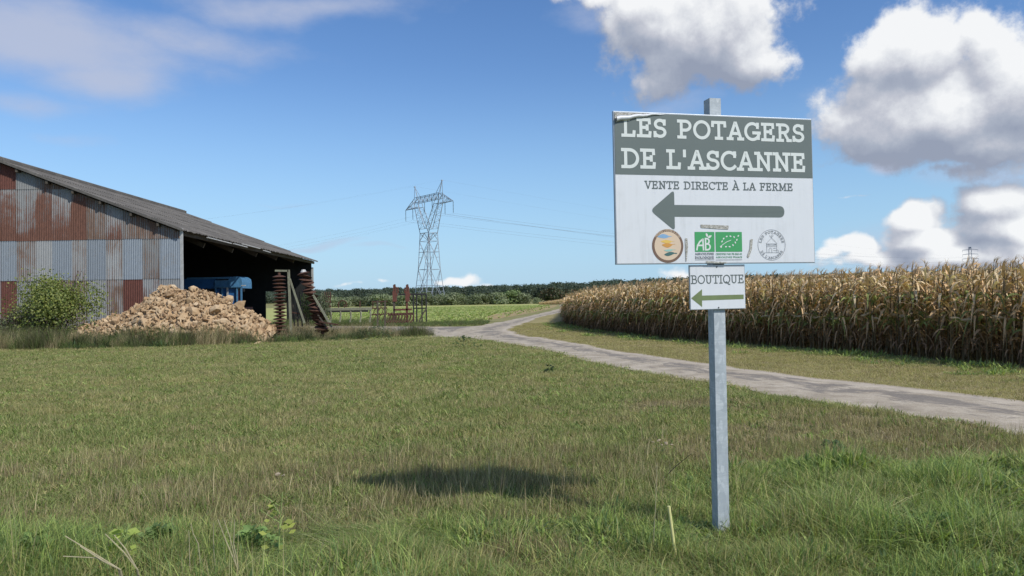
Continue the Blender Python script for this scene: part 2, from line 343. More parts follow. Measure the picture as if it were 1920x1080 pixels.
# ------------------------------------------------------------------ GN scatter
def scatter(name, protos, xyz, rot, scl, idx, kind='stuff', label=None, cat=None, parent=None):
    c = bpy.data.collections.new(name+' sources')
    for i, o in enumerate(protos): o.name = '%s source %02d' % (name, i); c.objects.link(o)
    me = bpy.data.meshes.new(name); me.vertices.add(len(xyz)); me.vertices.foreach_set('co', np.asarray(xyz, np.float32).ravel())
    a = me.attributes.new('rot', 'FLOAT_VECTOR', 'POINT'); a.data.foreach_set('vector', np.asarray(rot, np.float32).ravel())
    scl = np.asarray(scl, np.float32)
    if scl.ndim == 1: scl = np.repeat(scl[:, None], 3, 1)
    a = me.attributes.new('scl', 'FLOAT_VECTOR', 'POINT'); a.data.foreach_set('vector', scl.ravel())
    a = me.attributes.new('idx', 'INT', 'POINT'); a.data.foreach_set('value', np.asarray(idx, np.int32))
    o = bpy.data.objects.new(name, me); COL.objects.link(o); o.parent = parent
    g = bpy.data.node_groups.new(name, 'GeometryNodeTree')
    g.interface.new_socket('Geometry', in_out='INPUT', socket_type='NodeSocketGeometry'); g.interface.new_socket('Geometry', in_out='OUTPUT', socket_type='NodeSocketGeometry')
    N = NT(g); gi = N.n('NodeGroupInput'); go = N.n('NodeGroupOutput'); ip = N.n('GeometryNodeInstanceOnPoints')
    ci = N.n('GeometryNodeCollectionInfo'); ci.inputs['Collection'].default_value = c; ci.inputs['Separate Children'].default_value = True; ci.inputs['Reset Children'].default_value = True
    def na(nm, ty): q = N.n('GeometryNodeInputNamedAttribute', data_type=ty); q.inputs[0].default_value = nm; return q.outputs[0]
    g.links.new(gi.outputs[0], ip.inputs['Points']); g.links.new(ci.outputs[0], ip.inputs['Instance']); ip.inputs['Pick Instance'].default_value = True
    g.links.new(na('idx', 'INT'), ip.inputs['Instance Index']); g.links.new(na('rot', 'FLOAT_VECTOR'), ip.inputs['Rotation']); g.links.new(na('scl', 'FLOAT_VECTOR'), ip.inputs['Scale'])
    g.links.new(ip.outputs[0], go.inputs[0]); md = o.modifiers.new('scatter', 'NODES'); md.node_group = g
    return tag(o, label, cat, kind=kind)
def blades(n, rad, h, w, lean, bend, pal, seed, bias=(0, 0), segs=3, mat='leaf', up=0.0, seedhead=0, flat=0):
    """a tuft of grass blades as ONE source mesh"""
    r = np.random.default_rng(seed)
    th = r.uniform(0, 2*np.pi, n); rr = rad*np.sqrt(r.uniform(0, 1, n)); base = np.c_[rr*np.cos(th), rr*np.sin(th), np.full(n, up)]
    hh = r.uniform(h[0], h[1], n); ww = r.uniform(w[0], w[1], n); fa = r.uniform(0, 2*np.pi, n)
    ld = r.uniform(0, 2*np.pi, n); la = np.abs(r.normal(0, lean, n)); L = np.c_[np.cos(ld)*la+bias[0], np.sin(ld)*la+bias[1]]
    side = np.c_[np.cos(fa), np.sin(fa), np.zeros(n)]; V = []; C = []
    pal = np.array(pal); pc = pal[r.integers(0, len(pal), n)]*r.uniform(.65, 1.35, (n, 1))
    T = np.linspace(0, 1, segs+1)
    for k, t in enumerate(T):
        hor = (t*.45+bend*t*t)[None] if np.ndim(t) else (t*.45+bend*t*t)
        p = base.copy(); p[:, 0] += L[:, 0]*hor*hh; p[:, 1] += L[:, 1]*hor*hh
        dr = np.linalg.norm(L, axis=1)*bend*t*t*.35; p[:, 2] += hh*np.maximum(t-dr, t*.25)
        wt = ww*(1-t**1.6)*.5 if not flat else ww*.5*np.sin(np.pi*min(.93, t*.9+.08))
        if k < segs: V += [p-side*wt[:, None] if np.ndim(wt) else p-side*wt, p+side*wt[:, None] if np.ndim(wt) else p+side*wt]; C += [pc, pc]
        else: V += [p]; C += [pc*1.08]
    m = 2*segs+1; A = np.stack(V, 1).reshape(-1, 3); CC = np.stack(C, 1).reshape(-1, 3); F = []
    for i in range(n):
        b = i*m
        for k in range(segs-1): F.append((b+2*k, b+2*k+1, b+2*k+3, b+2*k+2))
        F.append((b+2*segs-2, b+2*segs-1, b+2*segs))
    return mesh('tuft', A, F, M[mat], col=CC, link=False)

# ------------------------------------------------------------------ ground, fields, tracks
bm_v = []; bm_f = []
xs = np.r_[-3000, -1200, np.linspace(-400, 400, 41), 1200, 3000]; ys = np.r_[-60, -10, np.linspace(0, 340, 40), 460, 620, 900, 1400, 2200, 5000]
XX, YY = np.meshgrid(xs, ys)
def terrain(x, y): return np.clip((y-420)/900, 0, 1)**1.2*(14+10*val_noise(x/300+9, y/300+3)+12*np.clip((x+100)/500, 0, 1))
ZZ = terrain(XX, YY)
gv = np.c_[XX.ravel(), YY.ravel(), ZZ.ravel()]; nx = len(xs)
gf = [(j*nx+i, j*nx+i+1, (j+1)*nx+i+1, (j+1)*nx+i) for j in range(len(ys)-1) for i in range(nx-1)]
tag(mesh('ground', gv, gf, M['meadow']), kind='structure')
def sheet(name, pts, z, mat, kind='structure'):
    return tag(mesh(name, [(p[0], p[1], z) for p in pts], [tuple(range(len(pts)))], mat), kind=kind)
near_px = [(5.5, 8.4), (5.3, 9.1), (4.6, 10.7), (3.7, 13.0), (2.0, 18.8), (0.9, 23.3), (-.6, 28.4), (-2.0, 32.4), (-2.9, 37), (-3.0, 41.5), (-2.1, 46.8), (-.6, 56), (1.8, 73.5), (5, 101.4), (8.6, 136.3), (12, 200)]
far_px = [(7.2, 10.9), (6.5, 12.3), (5.8, 13.9), (4.8, 16.7), (3.1, 22.6), (1.9, 28.4), (0.65, 32.9), (.05, 36.5), (-.05, 40), (.15, 44.1), (1.0, 52.3), (2.6, 68.4), (5.1, 85.1), (8.2, 105), (12, 137), (16, 200)]
near_e = [(13, -8), (9.9, -1), (7.4, 4.2)]+near_px; far_e = [(16, -6), (12.6, 1), (9.3, 6.6)]+far_px
NR = 260; ne = resample(near_e, NR); fe = resample(far_e, NR)
# the two edges bend differently: match each near point to the far edge by parameter of arc, fine for a strip
jit = lambda a, s: (val_noise(np.arange(len(a))*.9, np.zeros(len(a)), s)-.5)*.30+(val_noise(np.arange(len(a))*.23, np.zeros(len(a)), s+5)-.5)*.3
cen = (ne+fe)/2; dl = np.r_[0, np.cumsum(np.linalg.norm(np.diff(cen, axis=0), axis=1))]
dn = fe-ne; dn = dn/np.linalg.norm(dn, axis=1)[:, None]
ne2 = ne+dn*jit(ne, 3)[:, None]; fe2 = fe+dn*jit(fe, 4)[:, None]
rv, ruv = [], []
K = 7
for i in range(NR):
    for k in range(K):
        t = k/(K-1); q = ne2[i]*(1-t)+fe2[i]*t; rv.append((q[0], q[1], .008)); ruv.append((dl[i], t))
rf = [(i*K+k, i*K+k+1, (i+1)*K+k+1, (i+1)*K+k) for i in range(NR-1) for k in range(K-1)]
tag(mesh('track', rv, rf, M['road'], uv=ruv), kind='structure')
ya = resample([(-1.6, 31.6), (-3.2, 33.4), (-6.5, 35.6), (-10, 37.5), (-15, 39.5)], 40); yb = resample([(-1.6, 46.9), (-3.4, 46.2), (-6.2, 47.8), (-10, 50), (-15, 53)], 40)
yv, yuv = [], []
for i in range(40):
    for k in range(K):
        t = k/(K-1); q = ya[i]*(1-t)+yb[i]*t; yv.append((q[0], q[1], .004)); yuv.append((i*.35, .2+t*.5))
tag(mesh('yard_track', yv, [(i*K+k, i*K+k+1, (i+1)*K+k+1, (i+1)*K+k) for i in range(39) for k in range(K-1)], M['road'], uv=yuv), kind='structure')
road_poly = [tuple(p) for p in ne2]+[tuple(p) for p in fe2[::-1]]; yard_poly = [tuple(p) for p in ya]+[tuple(p) for p in yb[::-1]]
corn_edge = [(15.5, -2), (13.2, 6), (11.6, 11), (10.3, 15.6), (8.9, 20.2), (7.2, 24.6), (5.1, 30.6), (3.7, 38.6), (3.1, 47.0)]
corn_left = [(3.1, 47.0), (4.6, 66), (6.6, 90), (10.5, 125)]
vp = [tuple(p) for p in fe2 if p[1] < 110]
verge_poly = vp+[(8.2, 108)]+[tuple(p) for p in reversed(corn_left)]+[tuple(p) for p in reversed(corn_edge)]
sheet('field_verge', verge_poly, .003, M['verge'])
beet_poly = [(-150, 52), (-8, 53.5), (-3.8, 54.5), (-1.9, 60), (.3, 76), (3.4, 103), (6.8, 137), (9.5, 200), (13, 262), (-150, 285)]
sheet('beet_field', beet_poly, .004, M['beet'])
soil_px = [(905, 598), (925, 590), (960, 584), (1000, 577.5), (1040, 571.5), (1047, 573), (1030, 579.5), (990, 588), (955, 594), (925, 599)]
soil_poly = [tuple(G(*p)[:2]) for p in soil_px]
sheet('bare_headland', soil_poly, .008, M['soil'])
sheet('barn_floor', [(-33, 34.6), (-15.0, 34.6), (-14.6, 61), (-33, 61)], .004, M['earth'])

# ------------------------------------------------------------------ grass
GRN_ = [(.060, .092, .026), (.075, .108, .034), (.092, .118, .042), (.052, .082, .026)]
OLV_ = [(.105, .118, .050), (.125, .13, .060), (.088, .104, .042), (.15, .148, .078), (.17, .155, .09)]
LUS_ = [(.058, .105, .026), (.078, .13, .034), (.10, .155, .045), (.048, .092, .028), (.13, .155, .06)]
BLU_ = [(.048, .092, .048), (.062, .105, .056), (.075, .115, .052)]
SILK_ = [(.16, .17, .075), (.115, .135, .05), (.20, .19, .10), (.08, .11, .035)]
STR_ = [(.26, .22, .13), (.20, .165, .10), (.33, .28, .18), (.15, .12, .08)]
PUR_ = [(.115, .095, .075), (.15, .12, .09), (.085, .085, .052), (.09, .105, .05)]
def lift_(p, k, r=(1, 1, 1)): return [tuple(min(.75, c*k*q) for c, q in zip(t, r)) for t in p]
GRN, OLV, LUS, BLU, SILK, STR, PUR = lift_(GRN_, 2.6, (1.12, 1, 1)), lift_(OLV_, 2.4, (1.08, 1, .96)), lift_(LUS_, 2.6, (1.24, 1, 1.05)), lift_(BLU_, 2.2, (1.2, 1, .82)), lift_(SILK_, 2.2), lift_(STR_, 1.7), lift_(PUR_, 2.1, (1.02, 1.0, .82))
def mixed(a, b, k): return a*k+b
tufts = [
    blades(46, .16, (.015, .07), (.004, .008), .95, .7, mixed(OLV, GRN, 2), 1),          # 0 short olive
    blades(46, .16, (.015, .08), (.004, .008), .95, .7, mixed(GRN, OLV, 2), 2),           # 1 short green
    blades(40, .15, (.02, .09), (.003, .006), .8, .6, mixed(OLV, STR, 2), 3),           # 2 short, straw mixed
    blades(44, .12, (.07, .22), (.005, .0095), .85, .9, mixed(LUS, OLV, 2), 4),           # 3 lush
    blades(44, .12, (.07, .24), (.004, .008), .9, 1.0, mixed(BLU, LUS, 1), 5),           # 4 blue-green lush
    blades(40, .12, (.12, .24), (.0045, .0075), .4, 1.1, mixed(SILK, LUS, 1), 6, (1.0, -.25)),  # 5 silky combed
    blades(36, .12, (.08, .20), (.0022, .0042), .35, .5, mixed(STR, PUR, 1), 7),         # 6 dead straw
    blades(40, .13, (.04, .11), (.0025, .005), .5, .6, mixed(PUR, OLV, 2), 8),           # 7 purplish seedy
    blades(22, .10, (.05, .14), (.012, .022), .9, .7, mixed(LUS, BLU, 1), 9, flat=1),    # 8 broad-leaved weeds
    blades(30, .14, (.03, .07), (.010, .018), 1.2, .8, mixed(GRN, LUS, 1), 10, flat=1),  # 9 clover-like
    blades(40, .15, (.02, .06), (.004, .008), 1.3, .4, STR, 11),                         # 10 flat clippings
    blades(40, .15, (.03, .07), (.004, .007), .9, .5, [(.36, .33, .15), (.42, .37, .19), (.26, .27, .10)], 12),  # 11 yellow mown
    blades(12, .12, (.18, .34), (.002, .0032), .22, .4, mixed(STR, SILK, 1), 13),        # 12 tall thin straw stems
]
def jitgrid(x0, x1, y0, y1, s):
    gx, gy = np.meshgrid(np.arange(x0, x1, s), np.arange(y0, y1, s)); gx = gx.ravel()+RNG.uniform(-.5, .5, gx.size)*s; gy = gy.ravel()+RNG.uniform(-.5, .5, gy.size)*s
    return gx, gy
px_, py_, sc_, id_, rz_ = [], [], [], [], []
def frust(x, y, m=1.2): return np.abs(x) < y*.70+m
for (y0, y1, s, k) in ((3.3, 5.2, .062, 1.0), (5.2, 8, .072, 1.0), (8, 12, .10, 1.15), (12, 19, .15, 1.45), (19, 30, .21, 1.9), (30, 50, .34, 2.4)):
    x, y = jitgrid(-y1*.72-1.5, y1*.72+1.5, y0, y1, s)
    ok = frust(x, y) & ~inside(x, y, road_poly) & ~inside(x, y, yard_poly) & ~inside(x, y, verge_poly)
    ok &= ~((y > 29) & (x < -14)) & ~((x > 4) & (y > 8) & (x > np.interp(y, [p[1] for p in corn_edge], [p[0] for p in corn_edge]))); x, y = x[ok], y[ok]
    n1 = val_noise(x*.8, y*.8, 1); n2 = val_noise(x*2.3+5, y*2.3, 2); n3 = val_noise(x*.35, y*.6+7, 3); rnd = RNG.uniform(0, 1, len(x))
    fb = 5.95+.4*np.clip(x, -3, 3)*.3+(n1-.5)*1.3                      # border of the long front grass
    fb = np.where(x > 1.3, fb+.55, fb)
    idx = np.where(rnd < .45, 0, np.where(rnd < .80, 1, np.where(rnd < .9, 2, 9)))
    idx = np.where((n3 > .55) & (rnd < .5), 1, idx); idx = np.where((n2 > .60) & (rnd < .6), 2, idx); idx = np.where((val_noise(x*.9+50, y*1.7, 33) > .66) & (rnd < .4), 11, idx)
    s_ = RNG.uniform(.75, 1.25, len(x))*k
    band = (y > fb-.15) & (y < fb+1.1+n1*1.6)
    pb = np.where((n2 > .60) | (np.exp(-((x+.5)/1.6)**2-((y-6.9)/.5)**2) > .4), .55, .12)
    idx = np.where(band & (rnd < pb), np.where(rnd < .06, 6, 7), idx)
    idx = np.where(band & (rnd > .985), 12, idx)
    # dead brown patches to the right of the post
    dead = (x > 1.6) & (y > 7.2) & (y < 11.5) & (val_noise(x*1.1+3, y*.9+1, 9) > .47)
    idx = np.where(dead & (rnd < .8), np.where(rnd < .55, 10, 7), idx)
    fr = y < fb
    q = np.where(n2 < .34, 4, np.where((n1 > .58) & (RNG.uniform(0, 1, len(x)) < .22), 5, 3)); q = np.where((RNG.uniform(0, 1, len(x)) < .22), 2, q); q = np.where(rnd < .10, 8, q); q = np.where((rnd > .10) & (rnd < .2), 7, q); q = np.where(rnd > .985, 12, q)
    silky = (np.exp(-((x+.95)/.8)**2-((y-5.1)/.5)**2) > .35) & (rnd < .5); q = np.where(silky, 5, q)
    idx = np.where(fr, q, idx); s_ = np.where(fr, s_*(.72+.45*n1)/k*.9, s_)
    straw = (np.exp(-((x-3.3)/.75)**2-((y-7.2)/.22)**2) > .35) | (np.exp(-((x+.31)/.17)**2-((y-4.5)/.12)**2) > .4); idx = np.where(straw & (rnd < .85), np.where(rnd < .6, 6, 10), idx); s_ = np.where(straw, .75, s_)
    bare = (np.exp(-((x-1.45)/.28)**2-((y-7.95)/.10)**2) > .4) | (np.exp(-((x+2.1)/.25)**2-((y-6.6)/.10)**2) > .4); s_ = np.where(bare, s_*.45, s_); idx = np.where(bare & (rnd < .6), 10, idx)
    mow = (y > 10) & (val_noise(x*.12+2, y*1.1+x*.10, 12) > .60) & (rnd < .5); idx = np.where(mow, 11, idx)
    wk = fr & (val_noise(x*1.1+31, y*1.6, 21) > .66); idx = np.where(wk & (rnd < .5), 8, idx); s_ = np.where(wk, s_*1.1, s_)
    dk = (np.exp(-((x-2.6)/.35)**2-((y-4.75)/.25)**2) > .4) | (np.exp(-((x+2.95)/.35)**2-((y-4.75)/.28)**2) > .4) | (np.exp(-((x-.1)/.35)**2-((y-4.7)/.3)**2) > .4); idx = np.where(dk & (rnd < .8), np.where(x > -.4, np.where(x < .6, 7, 4), 4), idx); s_ = np.where(dk, s_*1.25, s_)
    n4 = val_noise(x*3.4+8, y*3.4, 14); n5 = val_noise(x*1.3+3, y*1.9, 15); hz_ = s_/np.where(fr, 1.0, k)*np.where(fr, .35+1.35*n4, .45+.8*n4+.5*n5)
    px_.append(x); py_.append(y); sc_.append(np.c_[s_, s_, hz_]); id_.append(idx); rz_.append(np.where(idx == 5, RNG.normal(0, .9, len(x))+5*(n1-.5), RNG.uniform(0, 6.28, len(x))))
x, y, sc, idx, rz = map(np.concatenate, (px_, py_, sc_, id_, rz_))
# keep the foot of the post readable: shorter grass right in front of it
scatter('grass', tufts, np.c_[x, y, np.zeros(len(x))], np.c_[RNG.normal(0, .08, len(x)), RNG.normal(0, .08, len(x)), rz], sc, idx,
        label='mown olive green meadow with longer lush grass in the foreground', cat='grass')
# verge between the track and the maize: dry mown grass, greener at the maize foot
x, y = jitgrid(-2, 16, 2, 50, .13); ok = inside(x, y, verge_poly) & frust(x, y, 2); ok &= (y < 24) | (RNG.uniform(0, 1, len(x)) < .45); x, y = x[ok], y[ok]
cx_ = np.interp(y, [p[1] for p in corn_edge], [p[0] for p in corn_edge]); rx_ = np.interp(y, [p[1] for p in far_e], [p[0] for p in far_e])
t = (x-rx_)/np.maximum(cx_-rx_, .1); n1 = val_noise(x*1.5, y*1.5, 5); rnd = RNG.uniform(0, 1, len(x))
idx = np.where(rnd < .5, 7, np.where(rnd < .8, 6, 0)); idx = np.where((t+.4*(n1-.5)) < .62, np.where(rnd < .7, 7, 6), idx)
V0 = tufts
vt = [t_.copy() for t_ in (tufts[0], tufts[1], tufts[9], tufts[8], tufts[2], tufts[7], tufts[10], tufts[11])]
idx = np.where(t+.5*(n1-.5) > .66, np.where(rnd < .35, 0, np.where(rnd < .6, 1, np.where(rnd < .75, 3, np.where(rnd < .9, 5, 6)))), idx)
scatter('verge_grass', vt, np.c_[x, y, np.zeros(len(x))], np.c_[np.zeros(len(x)), np.zeros(len(x)), RNG.uniform(0, 6.28, len(x))], (RNG.uniform(.7, 1.3, len(x))[:, None]*np.c_[np.where(y > 24, 1.6, 1.1), np.where(y > 24, 1.6, 1.1), (.35+.9*val_noise(x*3, y*3, 3))*np.where(t > .8, 1.3, 1.0)]), idx,
        label='yellowed mown grass of the verge between the track and the maize', cat='grass')

# tall weeds along the yard
def weedy(n, rad, h, seed, pal, wide): return blades(n, rad, h, wide, .45, .45, pal, seed, flat=1 if wide[0] > .01 else 0)
WG = lift_(GRN_, 1.7); WB = lift_(BLU_, 1.5)
wp = [blades(44, .25, (.25, .60), (.008, .014), .5, .7, mixed(WG, OLV_, 1), 31), blades(40, .22, (.15, .45), (.025, .05), .8, .6, mixed(WG, WB, 2), 32, flat=1),
      blades(46, .25, (.45, .85), (.005, .010), .22, .5, mixed(STR, PUR, 2), 33, (.35, 0)), blades(60, .25, (.3, .6), (.007, .012), .4, .6, mixed(PUR_, OLV_, 1), 34),
      blades(34, .2, (.2, .5), (.02, .045), .9, .5, [(.035, .055, .022), (.05, .07, .03), (.06, .08, .035)], 35, flat=1)]
x, y = jitgrid(-24, -3.6, 28, 41, .21)
fe_ = np.interp(x, [-24, -14, -9.5, -5.3, -3.6], [28.4, 28.3, 30.1, 33.2, 34.2]); be_ = np.interp(x, [-24, -16, -14, -9, -5.3, -3.6], [34.5, 33.5, 36, 37.2, 35.6, 34.9])
ok = (y > fe_+.25*(val_noise(x*1.3, y*0, 6)-.5)) & (y < be_); 
pile = (x > -18.3) & (x < -9.6) & (y > 30.6) & (y < 34.2); ok &= ~(pile & (RNG.uniform(0, 1, len(x)) < .97))
x, y, fe_ = x[ok], y[ok], fe_[ok]; n1 = val_noise(x*.7, y*.7, 8); rnd = RNG.uniform(0, 1, len(x))
idx = np.where(rnd < .4, 0, np.where(rnd < .65, 1, np.where(rnd < .82, 4, 3)))
dry = (x > -10.5) & (y > fe_+1.1) & (rnd < .75); idx = np.where(dry, 2, idx); idx = np.where((n1 > .62) & (rnd > .4), 3, idx); idx = np.where(~dry & (val_noise(x*1.9, y*1.2, 18) > .62) & (rnd > .35), 2, idx)
s_ = RNG.uniform(.8, 1.35, len(x))*(.7+.7*n1)*np.clip((y-fe_)/1.2+.6, .6, 1.1)*np.where(x > -9.3, .72, 1)*np.where(val_noise(x*1.4, y*1.4, 44) > .6, .55, 1); s_ = np.where(dry, s_*.78, np.where(idx == 2, s_*.7, s_))
scatter('tall_weeds', wp, np.c_[x, y, np.zeros(len(x))], np.c_[np.zeros(len(x)), np.zeros(len(x)), np.where(idx == 2, RNG.normal(0, .5, len(x)), RNG.uniform(0, 6.28, len(x)))], s_, idx,
        label='uncut nettles and dry grasses in a strip before barn and rubble', cat='weeds')
# rough grass round the implements and along the beet field edge
x, y = jitgrid(-16, -1.5, 47, 56, .33); ok = ~inside(x, y, yard_poly) & ~inside(x, y, road_poly) & (x < -.2-(56-y)*.1); x, y = x[ok], y[ok]; rnd = RNG.uniform(0, 1, len(x))
wp2 = [o.copy() for o in wp]
scatter('field_edge_weeds', wp2, np.c_[x, y, np.zeros(len(x))], np.c_[np.zeros(len(x)), np.zeros(len(x)), RNG.uniform(0, 6.28, len(x))],
        RNG.uniform(.35, .8, len(x))*np.where(x < -7.5, 1.5, .75), np.where(rnd < .6, 0, np.where(rnd < .8, 1, 3)), label='rough green growth along the edge of the beet field', cat='weeds')
# beet leaves
ros = [blades(14, .10, (.18, .34), (.07, .12), .8, .6, [(.36, .42, .15), (.32, .38, .13), (.44, .47, .23)], 41, flat=1, segs=2), blades(12, .10, (.15, .3), (.08, .12), .9, .6, [(.34, .40, .14), (.22, .34, .09)], 42, flat=1, segs=2)]
x, y = jitgrid(-45, 14, 54, 190, .62); ok = inside(x, y, beet_poly) & (x > -.20*y-6) & (RNG.uniform(0, 1, len(x)) < np.where(inside(x, y, soil_poly), .12, .8)); x, y = x[ok], y[ok]
scatter('beet_leaves', ros, np.c_[x, y, np.zeros(len(x))], np.c_[np.zeros(len(x)), np.zeros(len(x)), RNG.uniform(0, 6.28, len(x))], RNG.uniform(.45, .95, len(x)), RNG.integers(0, 2, len(x)),
        label='bright green beet leaves covering the field below the pylon', cat='crop')

# ------------------------------------------------------------------ maize
def corn_mesh(seed):
    r = np.random.default_rng(seed); V = []; F = []; C = []; H = r.uniform(2.0, 2.3)
    lean = Vector((r.normal(.04, .03), r.normal(0, .03), 0))
    def stalk(t): return Vector((lean.x*t*t*2, lean.y*t*t*2, H*.86*t))
    stc = np.array([.20, .15, .075])*r.uniform(.7, 1.1)
    for k in range(6):
        p = stalk(k/5); rad = .016*(1-.55*k/5)
        for j in range(4): a = math.pi/2*j; V.append(p+Vector((rad*math.cos(a), rad*math.sin(a), 0))); C.append(stc)
        if k:
            b = (k-1)*4
            for j in range(4): F.append((b+j, b+(j+1) % 4, b+4+(j+1) % 4, b+4+j))
    nl = 21; phi = r.uniform(0, 6.28); pale = np.array([.66, .53, .34]); brown = np.array([.48, .325, .18]); green = np.array([.22, .25, .08]); dk = np.array([.18, .105, .06])
    for i in range(nl):
        t = .10+.86*i/nl+r.normal(0, .015); t = min(.98, t); base = stalk(t); phi += math.pi+r.normal(0, .5)
        L = r.uniform(.38, .72)*(1.0 if .2 < t < .85 else .7); w = r.uniform(.017, .034)*(1.15 if t > .3 else .8)
        if t < .34: c = dk*(1-t)+brown*t*1.6
        elif t < .72: c = (green if r.random() < .36 else brown*1.1+pale*.1)*1.0
        else: c = (pale if r.random() < .62 else brown*1.2)*r.uniform(.85, 1.1)
        c = c*r.uniform(.75, 1.25); d = Vector((math.cos(phi), math.sin(phi), 0)); d = (d+Vector((.75 if t > .6 else .3, 0, 0))).normalized()
        droop = r.uniform(.5, 1.5) if t < .7 else r.uniform(.3, 1.2); up = r.uniform(.5, 1.2); tw = r.uniform(-.9, .9); s = Vector((-d.y, d.x, 0)); k0 = len(V); ns = 5
        for k in range(ns+1):
            u = k/ns; p = base+d*(L*(u*.75-.12*u*u))+Vector((0, 0, L*(up*u-droop*u*u)))
            sd = (s*math.cos(tw*u*2)+Vector((0, 0, 1))*math.sin(tw*u*2)); ww = w*(.55+.9*u)*(1-u**2.2)+.003
            V += [p-sd*ww, p+sd*ww]; C += [c, c*1.06]
            if k: b = k0+2*(k-1); F.append((b, b+1, b+3, b+2))
    if r.random() < .8:     # ear in its dry husk
        t = .48; p = stalk(t); d = Vector((math.cos(phi+1), math.sin(phi+1), .3)).normalized(); k0 = len(V)
        for k, (u, rad) in enumerate(((0, .012), (.07, .032), (.17, .03), (.25, .006))):
            for j in range(4): a = math.pi/2*j; V.append(p+d*u+Vector((0, 0, -u*.4+.02))+Vector((-d.y*math.cos(a), d.x*math.cos(a), math.sin(a)))*rad); C.append(pale*.9)
            if k:
                b = k0+(k-1)*4
                for j in range(4): F.append((b+j, b+(j+1) % 4, b+4+(j+1) % 4, b+4+j))
    tp = stalk(1.0)          # tassel, blown to one side
    for i in range(7):
        a = r.uniform(0, 6.28); d = Vector((math.cos(a)*.5+.75, math.sin(a)*.5, 0)); L = r.uniform(.12, .24); k0 = len(V); c = np.array([.52, .39, .24])*r.uniform(.7, 1.1)
        for k in range(4):
            u = k/3; p = tp+d*(L*.55*u*u)+Vector((0, 0, L*(u-.25*u*u))); sd = Vector((.0, 1, 0)) if i % 2 else Vector((1, 0, 0)); ww = .0065*(1-u*.6)
            V += [p-sd*ww, p+sd*ww]; C += [c, c]
            if k: b = k0+2*(k-1); F.append((b, b+1, b+3, b+2))
    return V, F, np.array(C)
corn_src = [mesh('corn_plant', *(lambda q: (q[0], q[1]))(cm), M['dryleaf'], col=cm[2], link=False) for cm in (corn_mesh(100+i) for i in range(9))]
ce = np.array(corn_edge+corn_left[1:]); rows = []
fine = np.vstack([resample(corn_edge, 400), resample(corn_left, 300)[1:]])
seg = np.diff(fine, axis=0); nrm = np.c_[-seg[:, 1], seg[:, 0]]; nrm = nrm/np.linalg.norm(nrm, axis=1)[:, None]; nrm = np.vstack([nrm, nrm[-1:]])
nrm = np.where((nrm[:, :1] < 0), -nrm, nrm)
sl_ = np.r_[0, np.cumsum(np.linalg.norm(seg, axis=1))]
def row(off, step):
    q = np.arange(0, sl_[-1], step); q = q+RNG.uniform(-.3, .3, len(q))*step
    p = np.c_[np.interp(q, sl_, fine[:, 0]), np.interp(q, sl_, fine[:, 1])]; n = np.c_[np.interp(q, sl_, nrm[:, 0]), np.interp(q, sl_, nrm[:, 1])]
    n /= np.maximum(np.linalg.norm(n, axis=1)[:, None], 1e-6)
    return p+n*(off+RNG.normal(0, .07, len(q)))[:, None]
def hscale(x, y): return np.interp(y, [10, 16, 25, 32, 38, 44, 50, 80], [1.09, 1.09, 1.09, 1.08, 1.03, .95, .82, .80])
fr_ = np.vstack([row(.15, .14), row(.48, .18)]); vis = (fr_[:, 0] < fr_[:, 1]*.70+.6) & (fr_[:, 1] < 52)
ind = fr_[vis]; order = np.argsort(ind[:, 1]); ind_s = ind[order]; singles, rest0 = ind_s[:300], ind_s[300:]
for i, (x, y) in enumerate(singles):
    o = bpy.data.objects.new('corn_plant', corn_src[i % 9].data); COL.objects.link(o); o.location = (x, y, 0); o.rotation_euler = (random.gauss(0, .05), random.gauss(.05, .05), random.gauss(0, .7))
    s = random.uniform(.95, 1.03)*float(hscale(x, y)); o.scale = (1.05, 1.05, s)
    tag(o, 'ripe dry maize plant standing in the front rows of the field edge', 'corn plant', 'maize plants along the near edge of the field')
more = [rest0, fr_[(fr_[:, 1] >= 52)]]
for k in range(2, 22): more.append(row(.48+.42*(k-1), .20 if k < 9 else .3))
gx, gy = jitgrid(6, 70, 12, 120, .95); dmin = np.array([0]); ex = np.interp(gy, fine[:, 1], fine[:, 0]); ok = gx > ex+8.5; more.append(np.c_[gx[ok], gy[ok]])
allc = np.vstack(more); ok = (allc[:, 1] > 2) & (allc[:, 0] < allc[:, 1]*.9+9) & (allc[:, 0] > np.interp(allc[:, 1], fine[:, 1], fine[:, 0])-.2); allc = allc[ok]; n = len(allc)
# the far maize block beyond the bend
gx, gy = jitgrid(8, 70, 214, 236, .75); ok = gx > 8; fx = np.c_[gx[ok], gy[ok]]
xyz = np.vstack([np.c_[allc, np.zeros(n)], np.c_[fx, np.zeros(len(fx))]]); nn = len(xyz)
hs_ = np.r_[hscale(allc[:, 0], allc[:, 1])*RNG.uniform(.95, 1.035, n), np.interp(fx[:, 0], [8, 14, 20], [.35, .75, 1.05])]
scatter('corn_rows', [o.copy() for o in corn_src], xyz, np.c_[RNG.normal(0, .05, nn), RNG.normal(.05, .05, nn), RNG.normal(0, .8, nn)], np.c_[np.full(nn, 1.1), np.full(nn, 1.1), hs_], RNG.integers(0, 9, nn),
        label='dense ripe maize filling the field behind its front rows', cat='maize')

